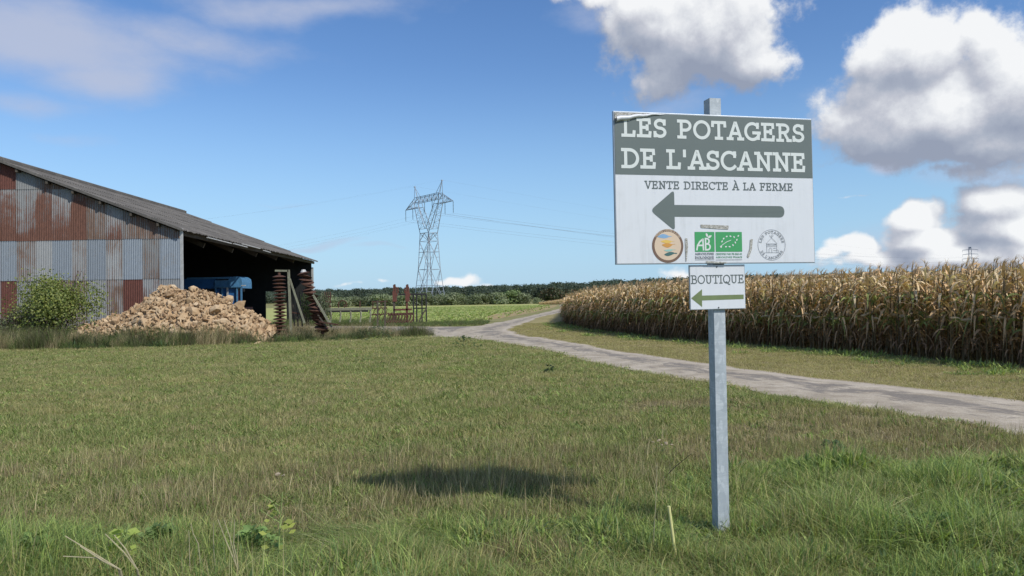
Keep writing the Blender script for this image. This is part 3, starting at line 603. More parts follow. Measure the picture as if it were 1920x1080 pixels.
# ------------------------------------------------------------------ trees
def crown(seed, w, h, n, leaf, pal, lumps=9, z0=.30):
    r = np.random.default_rng(seed); V = []; F = []; C = []; L = []
    for i in range(lumps):
        a = r.uniform(0, 6.28); q = r.uniform(0, .62); zz = r.uniform(z0, .78); L.append((Vector((math.cos(a)*q*w/2, math.sin(a)*q*w/2, h*zz)), r.uniform(.26, .42)*w*(1.15-zz*.5)))
    L.append((Vector((0, 0, h*.6)), .40*w))
    pal = np.array(pal)
    for i in range(n):
        c, rad = L[r.integers(0, len(L))]; d = Vector(r.normal(0, 1, 3)).normalized(); rr = rad*(r.uniform(.55, 1.0) if r.random() < .8 else r.uniform(.9, 1.22))
        p = c+Vector((d.x*rr, d.y*rr, d.z*rr*h/w*.85)); p.z = max(p.z, h*.04)
        if p.z > h*1.04: continue
        nr = (d+Vector(r.normal(0, .5, 3))).normalized(); s = nr.orthogonal().normalized(); u = nr.cross(s); an = r.uniform(0, 6.28); s, u = s*math.cos(an)+u*math.sin(an), u*math.cos(an)-s*math.sin(an)
        k = len(V); lw = leaf*r.uniform(.6, 1.3)
        V += [p-s*lw*.5, p+u*lw*.42, p+s*lw*.6, p-u*lw*.42]; F.append((k, k+1, k+2, k+3)); cc = pal[r.integers(0, len(pal))]*r.uniform(.75, 1.25); C += [cc]*4
    return V, F, np.array(C)
WOODPAL = [(.062, .09, .07), (.075, .105, .078), (.088, .118, .08), (.10, .125, .085)]  # leaf colours carry extra blue, a painted-in tint of distance haze
HEDGE = [(.20, .24, .14), (.22, .26, .15), (.24, .27, .17), (.17, .215, .12)]
wood_src = [mesh('t', *crown(200+i, 11, 13, 900, 1.3, WOODPAL)[:2], M['leaf'], col=None, link=False) for i in range(0)]
wood_src = []
for i in range(5): v, f, c = crown(200+i, 12, 13, 1000, 1.2, WOODPAL, 10); wood_src.append(mesh('t', v, f, M['leaf'], col=c, link=False))
gx, gy = jitgrid(-420, 640, 520, 760, 9.5); z = terrain(gx, gy)
scatter('woodland', wood_src, np.c_[gx, gy, z-1.5], np.c_[np.zeros(len(gx)), np.zeros(len(gx)), RNG.uniform(0, 6.28, len(gx))], RNG.uniform(.7, 1.1, len(gx))*np.interp(gx, [-420, -200, 0, 150, 640], [.66, .74, .80, 1.08, 1.25]), RNG.integers(0, 5, len(gx)),
        label='long dark wood on the far ridge below the sky', cat='woodland')
gx, gy = jitgrid(20, 200, 330, 420, 8); src2 = []
for i in range(3): v, f, c = crown(230+i, 8, 6, 700, .8, [(.055, .075, .035), (.07, .085, .04), (.10, .07, .04)], 9); src2.append(mesh('t', v, f, M['leaf'], col=c, link=False))
scatter('distant_copse', src2, np.c_[gx, gy, np.zeros(len(gx))], np.c_[np.zeros(len(gx)), np.zeros(len(gx)), RNG.uniform(0, 6.28, len(gx))], RNG.uniform(.8, 1.15, len(gx)), RNG.integers(0, 3, len(gx)), label='mid green copse beyond the bend of the track', cat='woodland')
def trunk(parent, h, r, mat='bark', lean=(0, 0)):
    t = MB().path([(0, 0, -.1), (lean[0]*.3, lean[1]*.3, h*.3), (lean[0], lean[1], h*.6)], r, 6, r*.5)
    for k in range(4): a = k*1.7; t.path([(lean[0]*.4, lean[1]*.4, h*(.3+.05*k)), (math.cos(a)*h*.22, math.sin(a)*h*.22, h*(.62+.04*k))], r*.45, 4, r*.15)
    return t.build('trunk', M[mat], parent)
hedge_mesh = []
for i in range(5): hedge_mesh.append(crown(250+i, 6.0, 5.2, 1500, .5, HEDGE if i < 4 else [(.14, .20, .08), (.16, .22, .09), (.18, .23, .10)], 12, .12))
hm = [mesh('crown', v, f, M['leaf'], col=c, link=False).data for v, f, c in hedge_mesh]
ORD = 'first second third fourth fifth sixth seventh eighth ninth tenth eleventh twelfth thirteenth fourteenth'.split()
hx = list(range(604, 1012, 16))
for i, px in enumerate(hx):
    Y = 268+random.uniform(-5, 7); p = P(px+random.uniform(-4, 4), 570, Y); big = 940 < px < 985
    lab = ('broad round tree, fullest of the hedgerow, toward its right end' if px == hx[22] else
           'grey-green hedgerow tree behind the beet field, %s from the barn end' % ORD[i] if i < 13 else 'grey-green hedgerow tree behind the beet field, %s from its right end' % ORD[len(hx)-1-i])
    e = empty('hedgerow_tree', (p.x, p.y, 0), lab, 'tree', 'trees of the hedgerow beyond the beet field', random.uniform(0, 6))
    s = random.uniform(.70, 1.05)*(1.05 if big else .9); s *= 1.12 if px == hx[22] else 1
    if px > 990: s *= .7
    e.scale = (s*1.45, s*1.3, s)
    o = bpy.data.objects.new('crown', hm[4 if px == hx[22] else i % 4]); COL.objects.link(o); o.parent = e
    trunk(e, 5, .16)

# bush in front of the gable
def leafy(name, loc, w, h, n, leaf, pal, label, cat, stems=7, seed=5, lumps=12):
    e = empty(name, loc, label, cat); v, f, c = crown(seed, w, h, n, leaf, pal, lumps)
    mesh('foliage', v, f, M['leaf'], e, col=c); t = MB(); r = random.Random(seed)
    for k in range(stems):
        a = r.uniform(0, 6.28); q = r.uniform(.15, .42)*w; zt = h*r.uniform(.6, .98)
        t.path([(0, 0, 0), (math.cos(a)*q*.35, math.sin(a)*q*.35, zt*.45), (math.cos(a)*q, math.sin(a)*q, zt)], .035, 5, .01)
    t.build('stem', M['bark'], e); return e
BUSH = [(.23, .27, .07), (.28, .32, .085), (.13, .19, .05), (.28, .32, .12)]
b0 = P(118, 600, 32.3)
leafy('elder_bush', (b0.x-.25, 32.3, 0), 3.5, 3.2, 10500, .085, BUSH, 'rounded yellow-green elder bush against the corrugated barn gable', 'bush', 9, 5, 13)
b1 = P(35, 600, 32.0)
leafy('bramble_bush', (b1.x, 32.0, 0), 2.3, 1.75, 4200, .07, [(.12, .145, .08), (.15, .165, .10), (.09, .12, .055), (.17, .14, .11)], 'low dull green bramble mound left of the elder bush', 'bush', 6, 6, 9)
b2 = P(601, 580, 37)
leafy('buddleia_bush', (b2.x, 37.4, 0), 1.1, 2.3, 1500, .06, [(.06, .09, .04), (.09, .12, .06), (.16, .17, .12)], 'loose leafy shrub growing beside the far barn corner', 'bush', 6, 8, 7)
b3 = P(556, 580, 36)
leafy('elder_bush', (b3.x, 38, 0), 1.2, 2.2, 1600, .07, [(.05, .08, .03), (.07, .10, .035)], 'dark green shrub between the two standing roller gangs', 'bush', 5, 9, 7)

# ------------------------------------------------------------------ barn
Y0 = 35.5; Y1 = 60.0
A = P(-8, 299, Y0); B = P(339, 431.5, Y0); Cc = P(345, 399, Y1); Dd = P(592, 490, Y1)
barn = empty('barn', (B.x, Y0, 0), 'large open-sided barn of rust streaked corrugated sheets under a dark grey roof', 'barn')
bo = Vector((B.x, Y0, 0))
def lb(v): return Vector(v)-bo
NXs, NYs = 5, 190
def roofpt(u, v, lift=0):      # u 0 ridge .. 1 eave, v 0 front .. 1 back
    a = A.lerp(Cc, v); b = B.lerp(Dd, v); p = a.lerp(b, u); return p+Vector((0, 0, lift))
for k in range(NXs):
    u0, u1 = k/NXs-.0, (k+1)/NXs+.02; V = []; F = []
    for j in range(NYs+1):
        v = j/NYs; w_ = .028*math.cos(j*math.pi)
        rg = random.uniform(-.006, .010) if k == NXs-1 else 0
        for (u, li) in ((u0, .02+w_), (u1+rg, .075+w_)): V.append(lb(roofpt(u, v-.012, li)))
        if j: b = 2*(j-1); F.append((b, b+1, b+3, b+2))
    n0 = len(V); V += [p-Vector((0, 0, .03)) for p in V]; F += [(a+n0, d+n0, c+n0, b_+n0) for a, b_, c, d in F]
    F += [(2*j+1, 2*j+1+n0, 2*j+3+n0, 2*j+3) for j in range(NYs)]+[(0, n0, n0+1, 1), (2*NYs, 2*NYs+1, 2*NYs+1+n0, 2*NYs+n0)]
    mesh('roof_course', V, F, M['roof'], barn)
# far slope of the roof (seen only from elsewhere)
A2 = Vector((2*A.x-B.x, A.y, B.z)); C2 = Vector((2*Cc.x-Dd.x, Cc.y, Dd.z))
mesh('roof_slope', [lb(p) for p in (A, Cc, C2, A2)]+[lb(p)-Vector((0, 0, .06)) for p in (A, Cc, C2, A2)], [(0, 1, 2, 3), (7, 6, 5, 4), (0, 3, 7, 4), (2, 1, 5, 6)], M['roof'], barn)
mb = MB(); mb.path([lb(A)+Vector((0, -.35, .08)), lb(Cc)+Vector((0, .2, .08))], .13, 6); mb.build('ridge_cap', M['roof'], barn)
mb = MB(); mb.bar(lb(roofpt(0, -.012, .02)), lb(roofpt(1.02, -.012, .06)), .07, .11); mb.build('verge_board', M['roof'], barn)
def roofz(x): t = (x-A.x)/(B.x-A.x); return A.z+(B.z-A.z)*t if x > A.x else A.z+(B.z-A.z)*(-t)
# gable cladding: one object per corrugated sheet, position from the seams in the picture
seam = [0.0]+[P(170, y, Y0).z for y in (523.5, 448)]+[P(40, 354, Y0).z, 11]
cols = [-60, -29, 2, 33, 67, 100, 134, 165, 200, 232, 266, 301, 338]
kinds = [['s_rust', 's_streak', 's_rust', 's_pale', 's_brown', 's_streak', 's_streak', 's_pale', 's_streak', 's_redr', 's_mix', 's_pale'],
         ['s_pale', 's_pale', 's_blue', 's_brown', 's_pale', 's_blue', 's_brown', 's_blue', 's_brown', 's_blue', 's_brown', 's_blue'],
         ['s_rust', 's_mix', 's_rust', 's_mix', 's_rust', 's_mix', 's_rust', 's_streak', 's_mix', 's_streak', 's_streak', 's_streak'],
         ['s_redr', 's_rust', 's_redr', 's_pale', 's_streak', 's_streak', 's_pale', 's_pale', 's_pale', 's_pale', 's_pale', 's_pale']]
kinds[0][1] = 's_pale'; kinds[0][2] = 's_redr'; kinds[0][3] = 's_pale'
def corr(x0, x1, zb, zt_fn, y, mat, name='corrugated_sheet', pitch=.082, amp=.016, tilt=0, parent=barn):
    n = max(2, int(round((x1-x0)/pitch*2))); V = []; F = []; CR = []; zt0 = max(zt_fn(x0), zt_fn(x1))
    for i in range(n+1):
        x = x0+(x1-x0)*i/n; zt = zt_fn(x); yy = amp*(1 if i % 2 else -1)
        V += [Vector((x, yy-.012, zb)), Vector((x, yy, max(zt, zb+.01)))]; CR += [(0 if i % 2 else 1,)*3]*2
        if i: b = 2*(i-1); F.append((b, b+2, b+3, b+1))
    off = Vector((x0, y, zt0)); o = mesh(name, [p-Vector((x0, 0, zt0)) for p in V], F, M[mat], parent, col=np.array(CR, float)); o.location = lb(off); return o
for r_ in range(4):
    for c_ in range(12):
        x0 = P(cols[c_], 480, Y0).x; x1 = P(cols[c_+1], 480, Y0).x; zb = seam[r_]-(.04 if r_ else 0); zt = seam[r_+1]
        if zb > max(roofz(x0), roofz(x1))-.12: continue
        jz = random.uniform(-.02, .02)
        corr(x0-.02, x1+.02, zb+jz, lambda x: min(zt, roofz(x)-.10), Y0-.006*(r_+1)-.004*(c_ % 2), kinds[r_][c_])
xl = P(-60, 480, Y0).x
while xl > A2.x+.3:
    for r_ in range(4):
        zb = seam[r_]; zt = seam[r_+1]
        if zb < roofz(xl)-.3: corr(xl-.82, xl, zb, lambda x: min(zt, roofz(x)-.10), Y0-.006*(r_+1), random.choice(['s_rust', 's_mix', 's_pale', 's_streak']))
    xl -= .80
# framing behind the sheets, corner trim, purlin ends under the verge
mb = MB(); mb.box(lb((B.x+.02, Y0+.03, 2.55)), (.10, .12, 5.1)); mb.build('corner_post', M['trim'], barn)
for px in (38, 94, 142, 193, 250, 300):
    x = P(px, 350, Y0).x; MB().box(lb((x, Y0-.14, roofz(x)-.12)), (.10, .30, .16)).build('purlin_end', M['timber'], barn)
MB().bar(lb((A.x, Y0+.12, A.z-.2)), lb((B.x, Y0+.12, B.z-.2)), .12, .2).build('rafter', M['timber'], barn)
# end wall with the gap, closed left side, posts on the open side
gx0 = P(498, 560, Y1-.4).x; gx1 = P(537, 560, Y1-.4).x; gz = P(515, 546, Y1-.4).z
def ez(x): t = (x-Cc.x)/(Dd.x-Cc.x); return Cc.z+(Dd.z-Cc.z)*abs(t)-.15
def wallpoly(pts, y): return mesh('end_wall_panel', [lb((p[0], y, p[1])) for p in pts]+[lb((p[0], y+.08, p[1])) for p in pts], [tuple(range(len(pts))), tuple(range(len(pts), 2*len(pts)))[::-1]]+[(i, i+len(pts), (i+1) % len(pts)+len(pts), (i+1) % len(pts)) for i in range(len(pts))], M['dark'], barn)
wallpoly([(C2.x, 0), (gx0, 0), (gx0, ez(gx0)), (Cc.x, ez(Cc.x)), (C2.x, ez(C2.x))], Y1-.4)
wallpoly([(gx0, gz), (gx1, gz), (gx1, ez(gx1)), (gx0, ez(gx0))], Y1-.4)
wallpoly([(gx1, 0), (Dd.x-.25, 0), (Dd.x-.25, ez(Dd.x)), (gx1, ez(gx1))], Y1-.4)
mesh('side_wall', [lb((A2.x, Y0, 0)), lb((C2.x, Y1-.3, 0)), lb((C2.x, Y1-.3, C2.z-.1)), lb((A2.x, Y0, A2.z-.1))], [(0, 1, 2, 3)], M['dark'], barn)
def postx(y): t = (y-Y0)/(Y1-Y0); return B.x+(Dd.x-B.x)*t-.25
for y in (Y1-.30,): MB().box(lb((postx(y)+.05, y, 2.15)), (.16, .18, 4.3)).build('eave_post', M['trim'], barn)
for i in range(1, 6):
    y = Y0+(Y1-Y0)*i/6; x = postx(y); MB().bar(lb((A.x+.5, y, A.z-.5)), lb((x-.3, y, B.z-.42)), .12, .25).build('rafter', M['timber'], barn)
for u in (.1, .3, .5, .7, .9):
    MB().bar(lb(roofpt(u, .0, -.09)), lb(roofpt(u, 1, -.09)), .08, .14).build('purlin', M['timber'], barn)
MB().bar(lb(roofpt(.985, .0, -.16)), lb(roofpt(.985, 1, -.16)), .10, .2).build('eave_beam', M['timber'], barn)
for v0, v1, dz in ((.10, .23, -.02), (.245, .33, -.03), (.30, .42, .06), (.45, .50, -.03)):
    MB().bar(lb(roofpt(1.03, v0, dz)), lb(roofpt(1.03, v1, dz-.03)), .09, .05).build('gutter', M['trim'], barn)

# ------------------------------------------------------------------ blue trailer in the barn
ty = 46.0
tr = empty('tipping_trailer', (P(400, 560, ty).x, ty, 0), 'blue farm trailer parked under the barn roof behind the rubble heap', 'trailer'); t0 = tr.location.copy()
def tp(px, py, dy=0): return P(px, py, ty+dy)-t0
def quadbox(p0, p1, dep, name, mat, parent=tr, dy=0):
    a = tp(p0[0], p0[1], dy); b = tp(p1[0], p1[1], dy); return MB().box(((a.x+b.x)/2, dy+dep/2, (a.z+b.z)/2), (abs(b.x-a.x), dep, abs(b.z-a.z))).build(name, M[mat], parent)
quadbox((344, 523), (402, 541), 2.2, 'side_board', 'blue')
quadbox((346, 541.5), (436, 546), 2.1, 'chassis_rail', 'blackpaint', dy=.05)
quadbox((350, 520.5), (432, 522.6), 2.3, 'top_rail', 'bluegrey', dy=-.05)
quadbox((402.3, 526), (428, 536), 2.0, 'front_board', 'bluegrey', dy=-.1)
quadbox((402, 536.3), (452, 538.6), .10, 'drawbar', 'bluegrey', dy=-.2)
# rounded tank / mudguard
V = []; c0 = tp(441, 531); rr = .42; prof = [(-.42, -.35), (-.42, .0), (-.32, .22), (-.05, .34), (.22, .34), (.40, .22), (.44, 0), (.44, -.35)]
V = [Vector((c0.x+a, -.1, c0.z+b+.05)) for a, b in prof]+[Vector((c0.x+a, 1.6, c0.z+b+.05)) for a, b in prof]; n = len(prof)
mesh('hopper', V, [tuple(range(n)), tuple(range(2*n-1, n-1, -1))]+[(i, i+n, (i+1) % n+n, (i+1) % n) for i in range(n)], M['bluegrey'], tr)
for px in (404, 416, 426, 444, 452): quadbox((px-1.3, 538.8), (px+1.5, 575), .10, 'leg', 'bluegrey' if px != 426 else 'trim', dy=-.15)
quadbox((406, 541), (424, 570), .08, 'front_panel', 'blue', dy=.02); quadbox((428, 541), (443, 572), .08, 'front_panel', 'blue', dy=.02)
quadbox((445.6, 545), (451, 585), .25, 'red_guard', 'redpaint', dy=.0)
quadbox((452.5, 534.5), (460, 536.2), .08, 'drawbar_pin', 'trim', dy=-.2)
for px in (362, 384):
    c = tp(px, 560, .6); m_ = MB(); m_.tube((c.x, .2, .52), (c.x, .55, .52), .5, n=20); w_ = m_.build('wheel', M['tyre'], tr); MB().tube((c.x, .16, .52), (c.x, .2, .52), .24, n=14).build('rim', M['bluegrey'], w_)
# second machine deep in shade, red
e = empty('red_machine', P(474, 600, 54)-Vector((.8, 0, P(474, 600, 54).z)), 'dark red implement barely visible in the shade behind the blue trailer', 'farm machine')
MB().box((0, 0, .9), (1.1, 1.6, .9)).build('body', M['redpaint'], e)
for sx in (-.45, .45): MB().tube((sx, -.85, .42), (sx, -.65, .42), .42, n=16).build('wheel', M['tyre'], e)
MB().bar((-.3, -.4, 1.35), (-.1, .3, 1.7), .06).build('lever', M['rustred'], e)

# ------------------------------------------------------------------ rubble heap
ph = [(150, 612), (170, 603), (200, 592), (232, 583), (252, 572), (275, 560), (296, 538), (312, 530), (330, 534), (350, 541), (372, 537), (392, 541), (420, 552), (440, 566), (470, 578), (498, 594), (518, 612)]
Yr = 32.6; PX = [P(a, b, Yr).x for a, b in ph]; PZ = [max(.02, P(a, b, Yr).z-.12) for a, b in ph]
hp = empty('rubble_heap', ((PX[0]+PX[-1])/2, Yr, 0), 'big heap of tan limestone rubble in front of the barn opening', 'rubble heap'); h0 = hp.location.copy()
def pile_z(x, y):
    h = np.interp(x, PX, PZ, left=0, right=0); d = np.where(y < Yr, (Yr-y)/(1.1+.78*h), (y-Yr)/(.7+.6*h)); return h*np.clip(1-d**1.25, -.02, 1)
gx, gy = np.meshgrid(np.linspace(PX[0], PX[-1], 90), np.linspace(29.3, 35.2, 50)); z = pile_z(gx, gy)+(RNG.uniform(-.06, .06, gx.shape))-.10
mesh('rubble_core', np.c_[gx.ravel()-h0.x, gy.ravel()-h0.y, z.ravel()], [(j*90+i, j*90+i+1, (j+1)*90+i+1, (j+1)*90+i) for j in range(49) for i in range(89)], M['stone'], hp)
def rock(seed, k=13):
    r = random.Random(seed); bm = bmesh.new(); sx, sy, sz = 1, r.uniform(.6, .95), r.uniform(.35, .8)
    for i in range(k):
        d = Vector((r.gauss(0, 1), r.gauss(0, 1), r.gauss(0, 1))).normalized()*r.uniform(.42, .56); bm.verts.new((d.x*sx, d.y*sy, d.z*sz))
    bmesh.ops.convex_hull(bm, input=bm.verts); bm.verts.ensure_lookup_table()
    for v in [v for v in bm.verts if not v.link_faces]: bm.verts.remove(v)
    me = bpy.data.meshes.new('stone'); bm.to_mesh(me); bm.free(); me.materials.append(M['stone']); return me
rocks = [rock(i) for i in range(16)]
placed = 0; tries = 0; occ = []
while placed < 298 and tries < 20000:
    tries += 1; x = random.uniform(PX[0]+.2, PX[-1]-.1); y = random.uniform(29.9, 33.0); zz = float(pile_z(np.array([x]), np.array([y]))[0])
    if zz < .03: continue
    s = random.choice([.28, .34, .38, .46, .56, .70]) * (1.15 if x > PX[8] else .82)
    if zz < .25: s *= .75
    if any((x-a)**2+(zz-b)**2*1.2+(y-c_)**2*.6 < (.36*(s+q))**2 for a, b, c_, q in occ): continue
    occ.append((x, zz, y, s)); o = bpy.data.objects.new('stone', rocks[placed % 16]); COL.objects.link(o); o.parent = hp
    o.location = (x-h0.x, y-h0.y, zz+s*.05); o.rotation_euler = (random.gauss(.5, .5), random.gauss(0, .5), random.uniform(0, 6.28)); o.scale = (s, s*random.uniform(.75, 1), s*random.uniform(.7, 1)); placed += 1
n = 2600; x = RNG.uniform(PX[0]-.1, PX[-1]+.2, n); y = RNG.uniform(29.5, 33.8, n); z = pile_z(x, y); ok = z > -.01; x, y, z = x[ok], y[ok], z[ok]; n = len(x)
rp = []
for i in range(8): o = bpy.data.objects.new('r', rock(60+i, 10)); rp.append(o)
sc2 = scatter('small_stones', rp, np.c_[x-h0.x, y-h0.y, z+.01], RNG.uniform(0, 6.28, (n, 3)), RNG.uniform(.09, .27, n), RNG.integers(0, 8, n), parent=hp)

# ------------------------------------------------------------------ old implements
def ring(r_out, r_in, w, n=22):
    V = []; F = []; pr = [(r_out, 0), (r_in+(r_out-r_in)*.45, w*.28), (r_in, w*.5), (r_in, -w*.5), (r_in+(r_out-r_in)*.45, -w*.28)]
    m = len(pr)
    for i in range(n):
        a = 2*math.pi*i/n
        k = 1+.03*(i % 2)
        for q, zz in pr: V.append((q*(k if q == r_out else 1)*math.cos(a), q*(k if q == r_out else 1)*math.sin(a), zz))
    for i in range(n):
        for j in range(m): F.append((i*m+j, ((i+1) % n)*m+j, ((i+1) % n)*m+(j+1) % m, i*m+(j+1) % m))
    return mesh('ring', V, F, M['rust'], link=False).data
ringme = ring(.29, .12, .12)
Yi = 33.0
def gang(a_px, b_px, n, name, label):
    a = P(*a_px, Yi); b = P(*b_px, Yi); e = empty(name, (b.x, Yi, 0), label, 'roller gang'); d = a-b; q = d.to_track_quat('Z', 'Y').to_euler()
    for i in range(n):
        o = bpy.data.objects.new('ring', ringme); COL.objects.link(o); o.parent = e; p = b+d*(i/(n-1)); o.location = p-e.location+Vector((random.gauss(0, .012), 0, 0))
        o.rotation_euler = (q.x+random.gauss(0, .05), q.y+random.gauss(0, .05), random.uniform(0, 6)); o.scale = (1, 1, 1)
    MB().tube(b-e.location-d.normalized()*.15, a-e.location+d.normalized()*.18, .06, n=8).build('axle', M['rust'], e); return e, a, b
e1, a1, b1_ = gang((523.5, 519), (526, 625), 17, 'roller_gang', 'upright gang of rusty roller rings nearer the rubble heap')
e2, a2, b2_ = gang((570, 513), (604, 620), 20, 'roller_gang', 'leaning gang of rusty roller rings at the far barn corner')
MB().tube(a2-e2.location+Vector((-.02, 0, .05)), a2-e2.location+Vector((-.02, 0, .17)), .14, .08, 10).build('end_cap', M['trim'], e2)
fr = empty('steel_frame', (P(541, 600, Yi).x, Yi, 0), 'faded green steel frame standing between the two roller gangs', 'roller frame'); f0 = fr.location
def fp(px, py, dy=0): return P(px, py, Yi+dy)-f0
MB().bar(fp(541, 506), fp(546, 630), .09).build('upright', M['greenpaint'], fr); MB().bar(fp(516, 507.5), fp(543, 508), .09, .08).build('top_bar', M['greenpaint'], fr)
MB().bar(fp(543, 522), fp(571, 606), .07).build('brace', M['greenpaint'], fr)
for a, b in ((549, 552), (555, 559), (561, 567)): MB().bar(fp(a, 548, .3), fp(b, 612, .3), .05).build('strut', M['timber'], fr)
MB().bar(fp(545, 585, .1), fp(572, 590, .1), .05).build('cross_bar', M['rust'], fr)
fr2 = empty('roller_drawbar', (P(606, 610, Yi).x, Yi, 0), 'grey angled drawbar propped against the leaning roller gang', 'drawbar'); f0b = fr2.location
def fq(px, py, dy=0): return P(px, py, Yi+dy)-f0b
MB().bar(fq(587, 553, -.2), fq(622, 613, -.2), .08).build('bar', M['greenpaint'], fr2); MB().bar(fq(592, 570, .1), fq(599, 600, .1), .07).build('bar', M['greenpaint'], fr2)
MB().bar(fq(598, 603, -.3), fq(634, 609, -.3), .06).build('bar', M['rust'], fr2); MB().bar(fq(596, 590, -.2), fq(612, 613, -.2), .05).build('strut', M['timber'], fr2)
# cultivator with a pale beam and legs
Yc = 39.0; cu = empty('cultivator', (P(652, 590, Yc).x, Yc, 0), 'long pale green cultivator beam on short legs in the grass', 'cultivator'); c0 = cu.location
def cp(px, py, dy=0): return P(px, py, Yc+dy)-c0
MB().bar(cp(605, 580), cp(697, 578.5), .12, .14).build('beam', M['greenpaint'], cu); MB().bar(cp(605, 584, .6), cp(690, 583, .6), .1, .1).build('beam', M['blackpaint'], cu)
for px in (620, 638, 657, 676, 694): MB().path([cp(px, 580), cp(px+1, 592), cp(px-1, 604)], .045, 5).build('leg', M['greenpaint'], cu)
for px, top in ((635, 566), (646, 570), (675, 564)): MB().bar(cp(px, 578), cp(px, top), .05).build('upright', M['rust'], cu)
MB().path([cp(636, 567), cp(642, 563), cp(649, 566), cp(650, 576)], .03, 5).build('hoop', M['rust'], cu)
# spring tine harrow, folded
Yh = 40.0; ha = empty('tine_harrow', (P(710, 590, Yh).x, Yh, 0), 'tangled brown spring tine harrow at the right end of the cultivator', 'harrow'); h1 = ha.location
def hpn(px, py, dy=0): return P(px, py, Yh+dy)-h1
for px in (708, 722): MB().bar(hpn(px, 563), hpn(px, 612), .08).build('upright', M['timber'], ha)
for py in (566, 578, 590): MB().bar(hpn(697, py), hpn(726, py-1), .06).build('cross_bar', M['rust'], ha)
for i in range(12):
    px = 697+i*2.6; py = 570+(i % 3)*10; MB().path([hpn(px, py-4), hpn(px+3, py), hpn(px+1, py+7), hpn(px-2, py+12)], .022, 4).build('tine', M['rust'], ha)
# small rusty harrow by the barn corner
Yk = 41.0; hk = empty('tine_harrow', (P(611, 590, Yk).x, Yk, 0), 'small rust-brown tine harrow standing just right of the barn corner', 'harrow'); k0 = hk.location
def kp(px, py, dy=0): return P(px, py, Yk+dy)-k0
MB().bar(kp(603.5, 547), kp(603.5, 592), .05).build('upright', M['greenpaint'], hk)
for px in (608, 611.5, 615, 619): MB().path([kp(px, 547), kp(px+.8, 556), kp(px-.5, 568), kp(px, 590)], .035, 5).build('tine', M['rust'], hk)
for py in (556, 566, 574): MB().bar(kp(606, py), kp(621, py), .07).build('cross_bar', M['rust'], hk)
# rusty implement with two tall masts
Yr2 = 41.5; rm = empty('rusty_plough', (P(752, 600, Yr2).x, Yr2, 0), 'rusty red implement with two tall masts beside the track', 'implement'); r0 = rm.location
def rp_(px, py, dy=0): return P(px, py, Yr2+dy)-r0
for px in (740, 764):
    m_ = MB(); m_.box(rp_(px, 556), (.20, .2, .55)); m_.box(rp_(px-1.5, 543), (.07, .12, .5)); m_.box(rp_(px+1.8, 545), (.07, .12, .42)); m_.box(rp_(px+3.6, 553), (.10, .1, .16)); m_.build('mast', M['rustred'], rm); MB().tube(rp_(px, 540), rp_(px, 533), .07, .05, 8).build('mast_head', M['rust'], rm)
    MB().bar(rp_(px-1, 556), rp_(px-1, 604), .10).build('mast_post', M['timber' if px == 740 else 'rustred'], rm)
    MB().path([rp_(px+3, 540), rp_(px+6 if px == 740 else px-5, 540), rp_(px+6 if px == 740 else px-5, 550)], .035, 5).build('hook', M['rustred'], rm)
MB().bar(rp_(738, 581), rp_(772, 580), .10).build('cross_bar', M['rustred'], rm); MB().bar(rp_(728, 590, -.4), rp_(775, 588, -.4), .12).build('frame_beam', M['rust'], rm)
for i in range(9): px = 728+i*5.5; MB().path([rp_(px, 587, -.4), rp_(px+4, 592, -.5), rp_(px+2, 600, -.5), rp_(px-3, 605, -.6)], .04, 5).build('tine', M['rust'], rm)
bf = empty('black_toolbar', (P(787, 600, 42).x, 42, 0), 'dull black toolbar on four legs beside the rusty masts', 'toolbar'); b0_ = bf.location
def bp(px, py, dy=0): return P(px, py, 42+dy)-b0_
MB().bar(bp(747, 552), bp(800, 551.5), .08, .09).build('beam', M['blackpaint'], bf)
for px in (775, 781, 791, 799): MB().bar(bp(px, 552), bp(px+.5, 603), .065).build('leg', M['blackpaint'], bf)
MB().bar(bp(775, 578, .2), bp(800, 578, .2), .06).build('cross_bar', M['blackpaint'], bf)
MB().path([bp(786, 603, -.2), bp(793, 588, -.2), bp(800, 578, -.2)], .04, 5).build('brace', M['timber'], bf)
for i, (px, py) in enumerate(((553, 601), (559, 599), (563, 605), (556, 606), (567, 604), (538, 603))):
    o = bpy.data.objects.new('white_stone', rock(90+i)); o.data.materials[0] = M['stonew']; COL.objects.link(o); o.location = P(px, py, 32.2); s = .26 if i < 5 else .42; o.scale = (s, s, s*1.2); o.rotation_euler = (i, i*2, i*.7)
    o.location.z = .25+.12*(i % 3)
    tag(o, ('leftmost small', 'tallest small', 'lower right', 'lower left', 'rightmost small')[i]+' white stone at the foot of the green steel frame' if i < 5 else 'largest pale stone, beside the upright roller gang', 'stone', 'white stones at the roller frame')
for o in [o for o in bpy.data.objects if o.name.startswith('white_stone')]: o.location.z = .10

# ------------------------------------------------------------------ pylons and lines
pY = 280.0; pb = P(808, 572, pY); pyl = empty('electricity_pylon', (pb.x-.4, pY, 0), 'tall grey lattice pylon with a cat-head top standing in the beet field', 'pylon', rz=-R(52))
def lat(mb, p, q, n, r):   # lattice between two polylines p, q
    for i in range(n):
        a0, a1 = p(i/n), p((i+1)/n); b0, b1 = q(i/n), q((i+1)/n)
        mb.tube(a0, b1, r, n=4, caps=False) if i % 2 else mb.tube(b0, a1, r, n=4, caps=False); mb.tube(a1, b1, r*.8, n=4, caps=False)
def ln(a, b): a, b = Vector(a), Vector(b); return lambda t: a.lerp(b, t)
zb_, zw, zc, zt = 0.0, 26.2, 36.2, 39.6; bw = 4.25; W0 = (2.9, 1.9)
for sx in (-1, 1):
    for sy in (-1, 1): MB().path([(sx*bw, sy*bw, -.3), (sx*3.2, sy*2.7, 13), (sx*W0[0], sy*W0[1], zw)], .17, 4, .13).build('leg', M['steelgrey'], pyl)
body = MB()
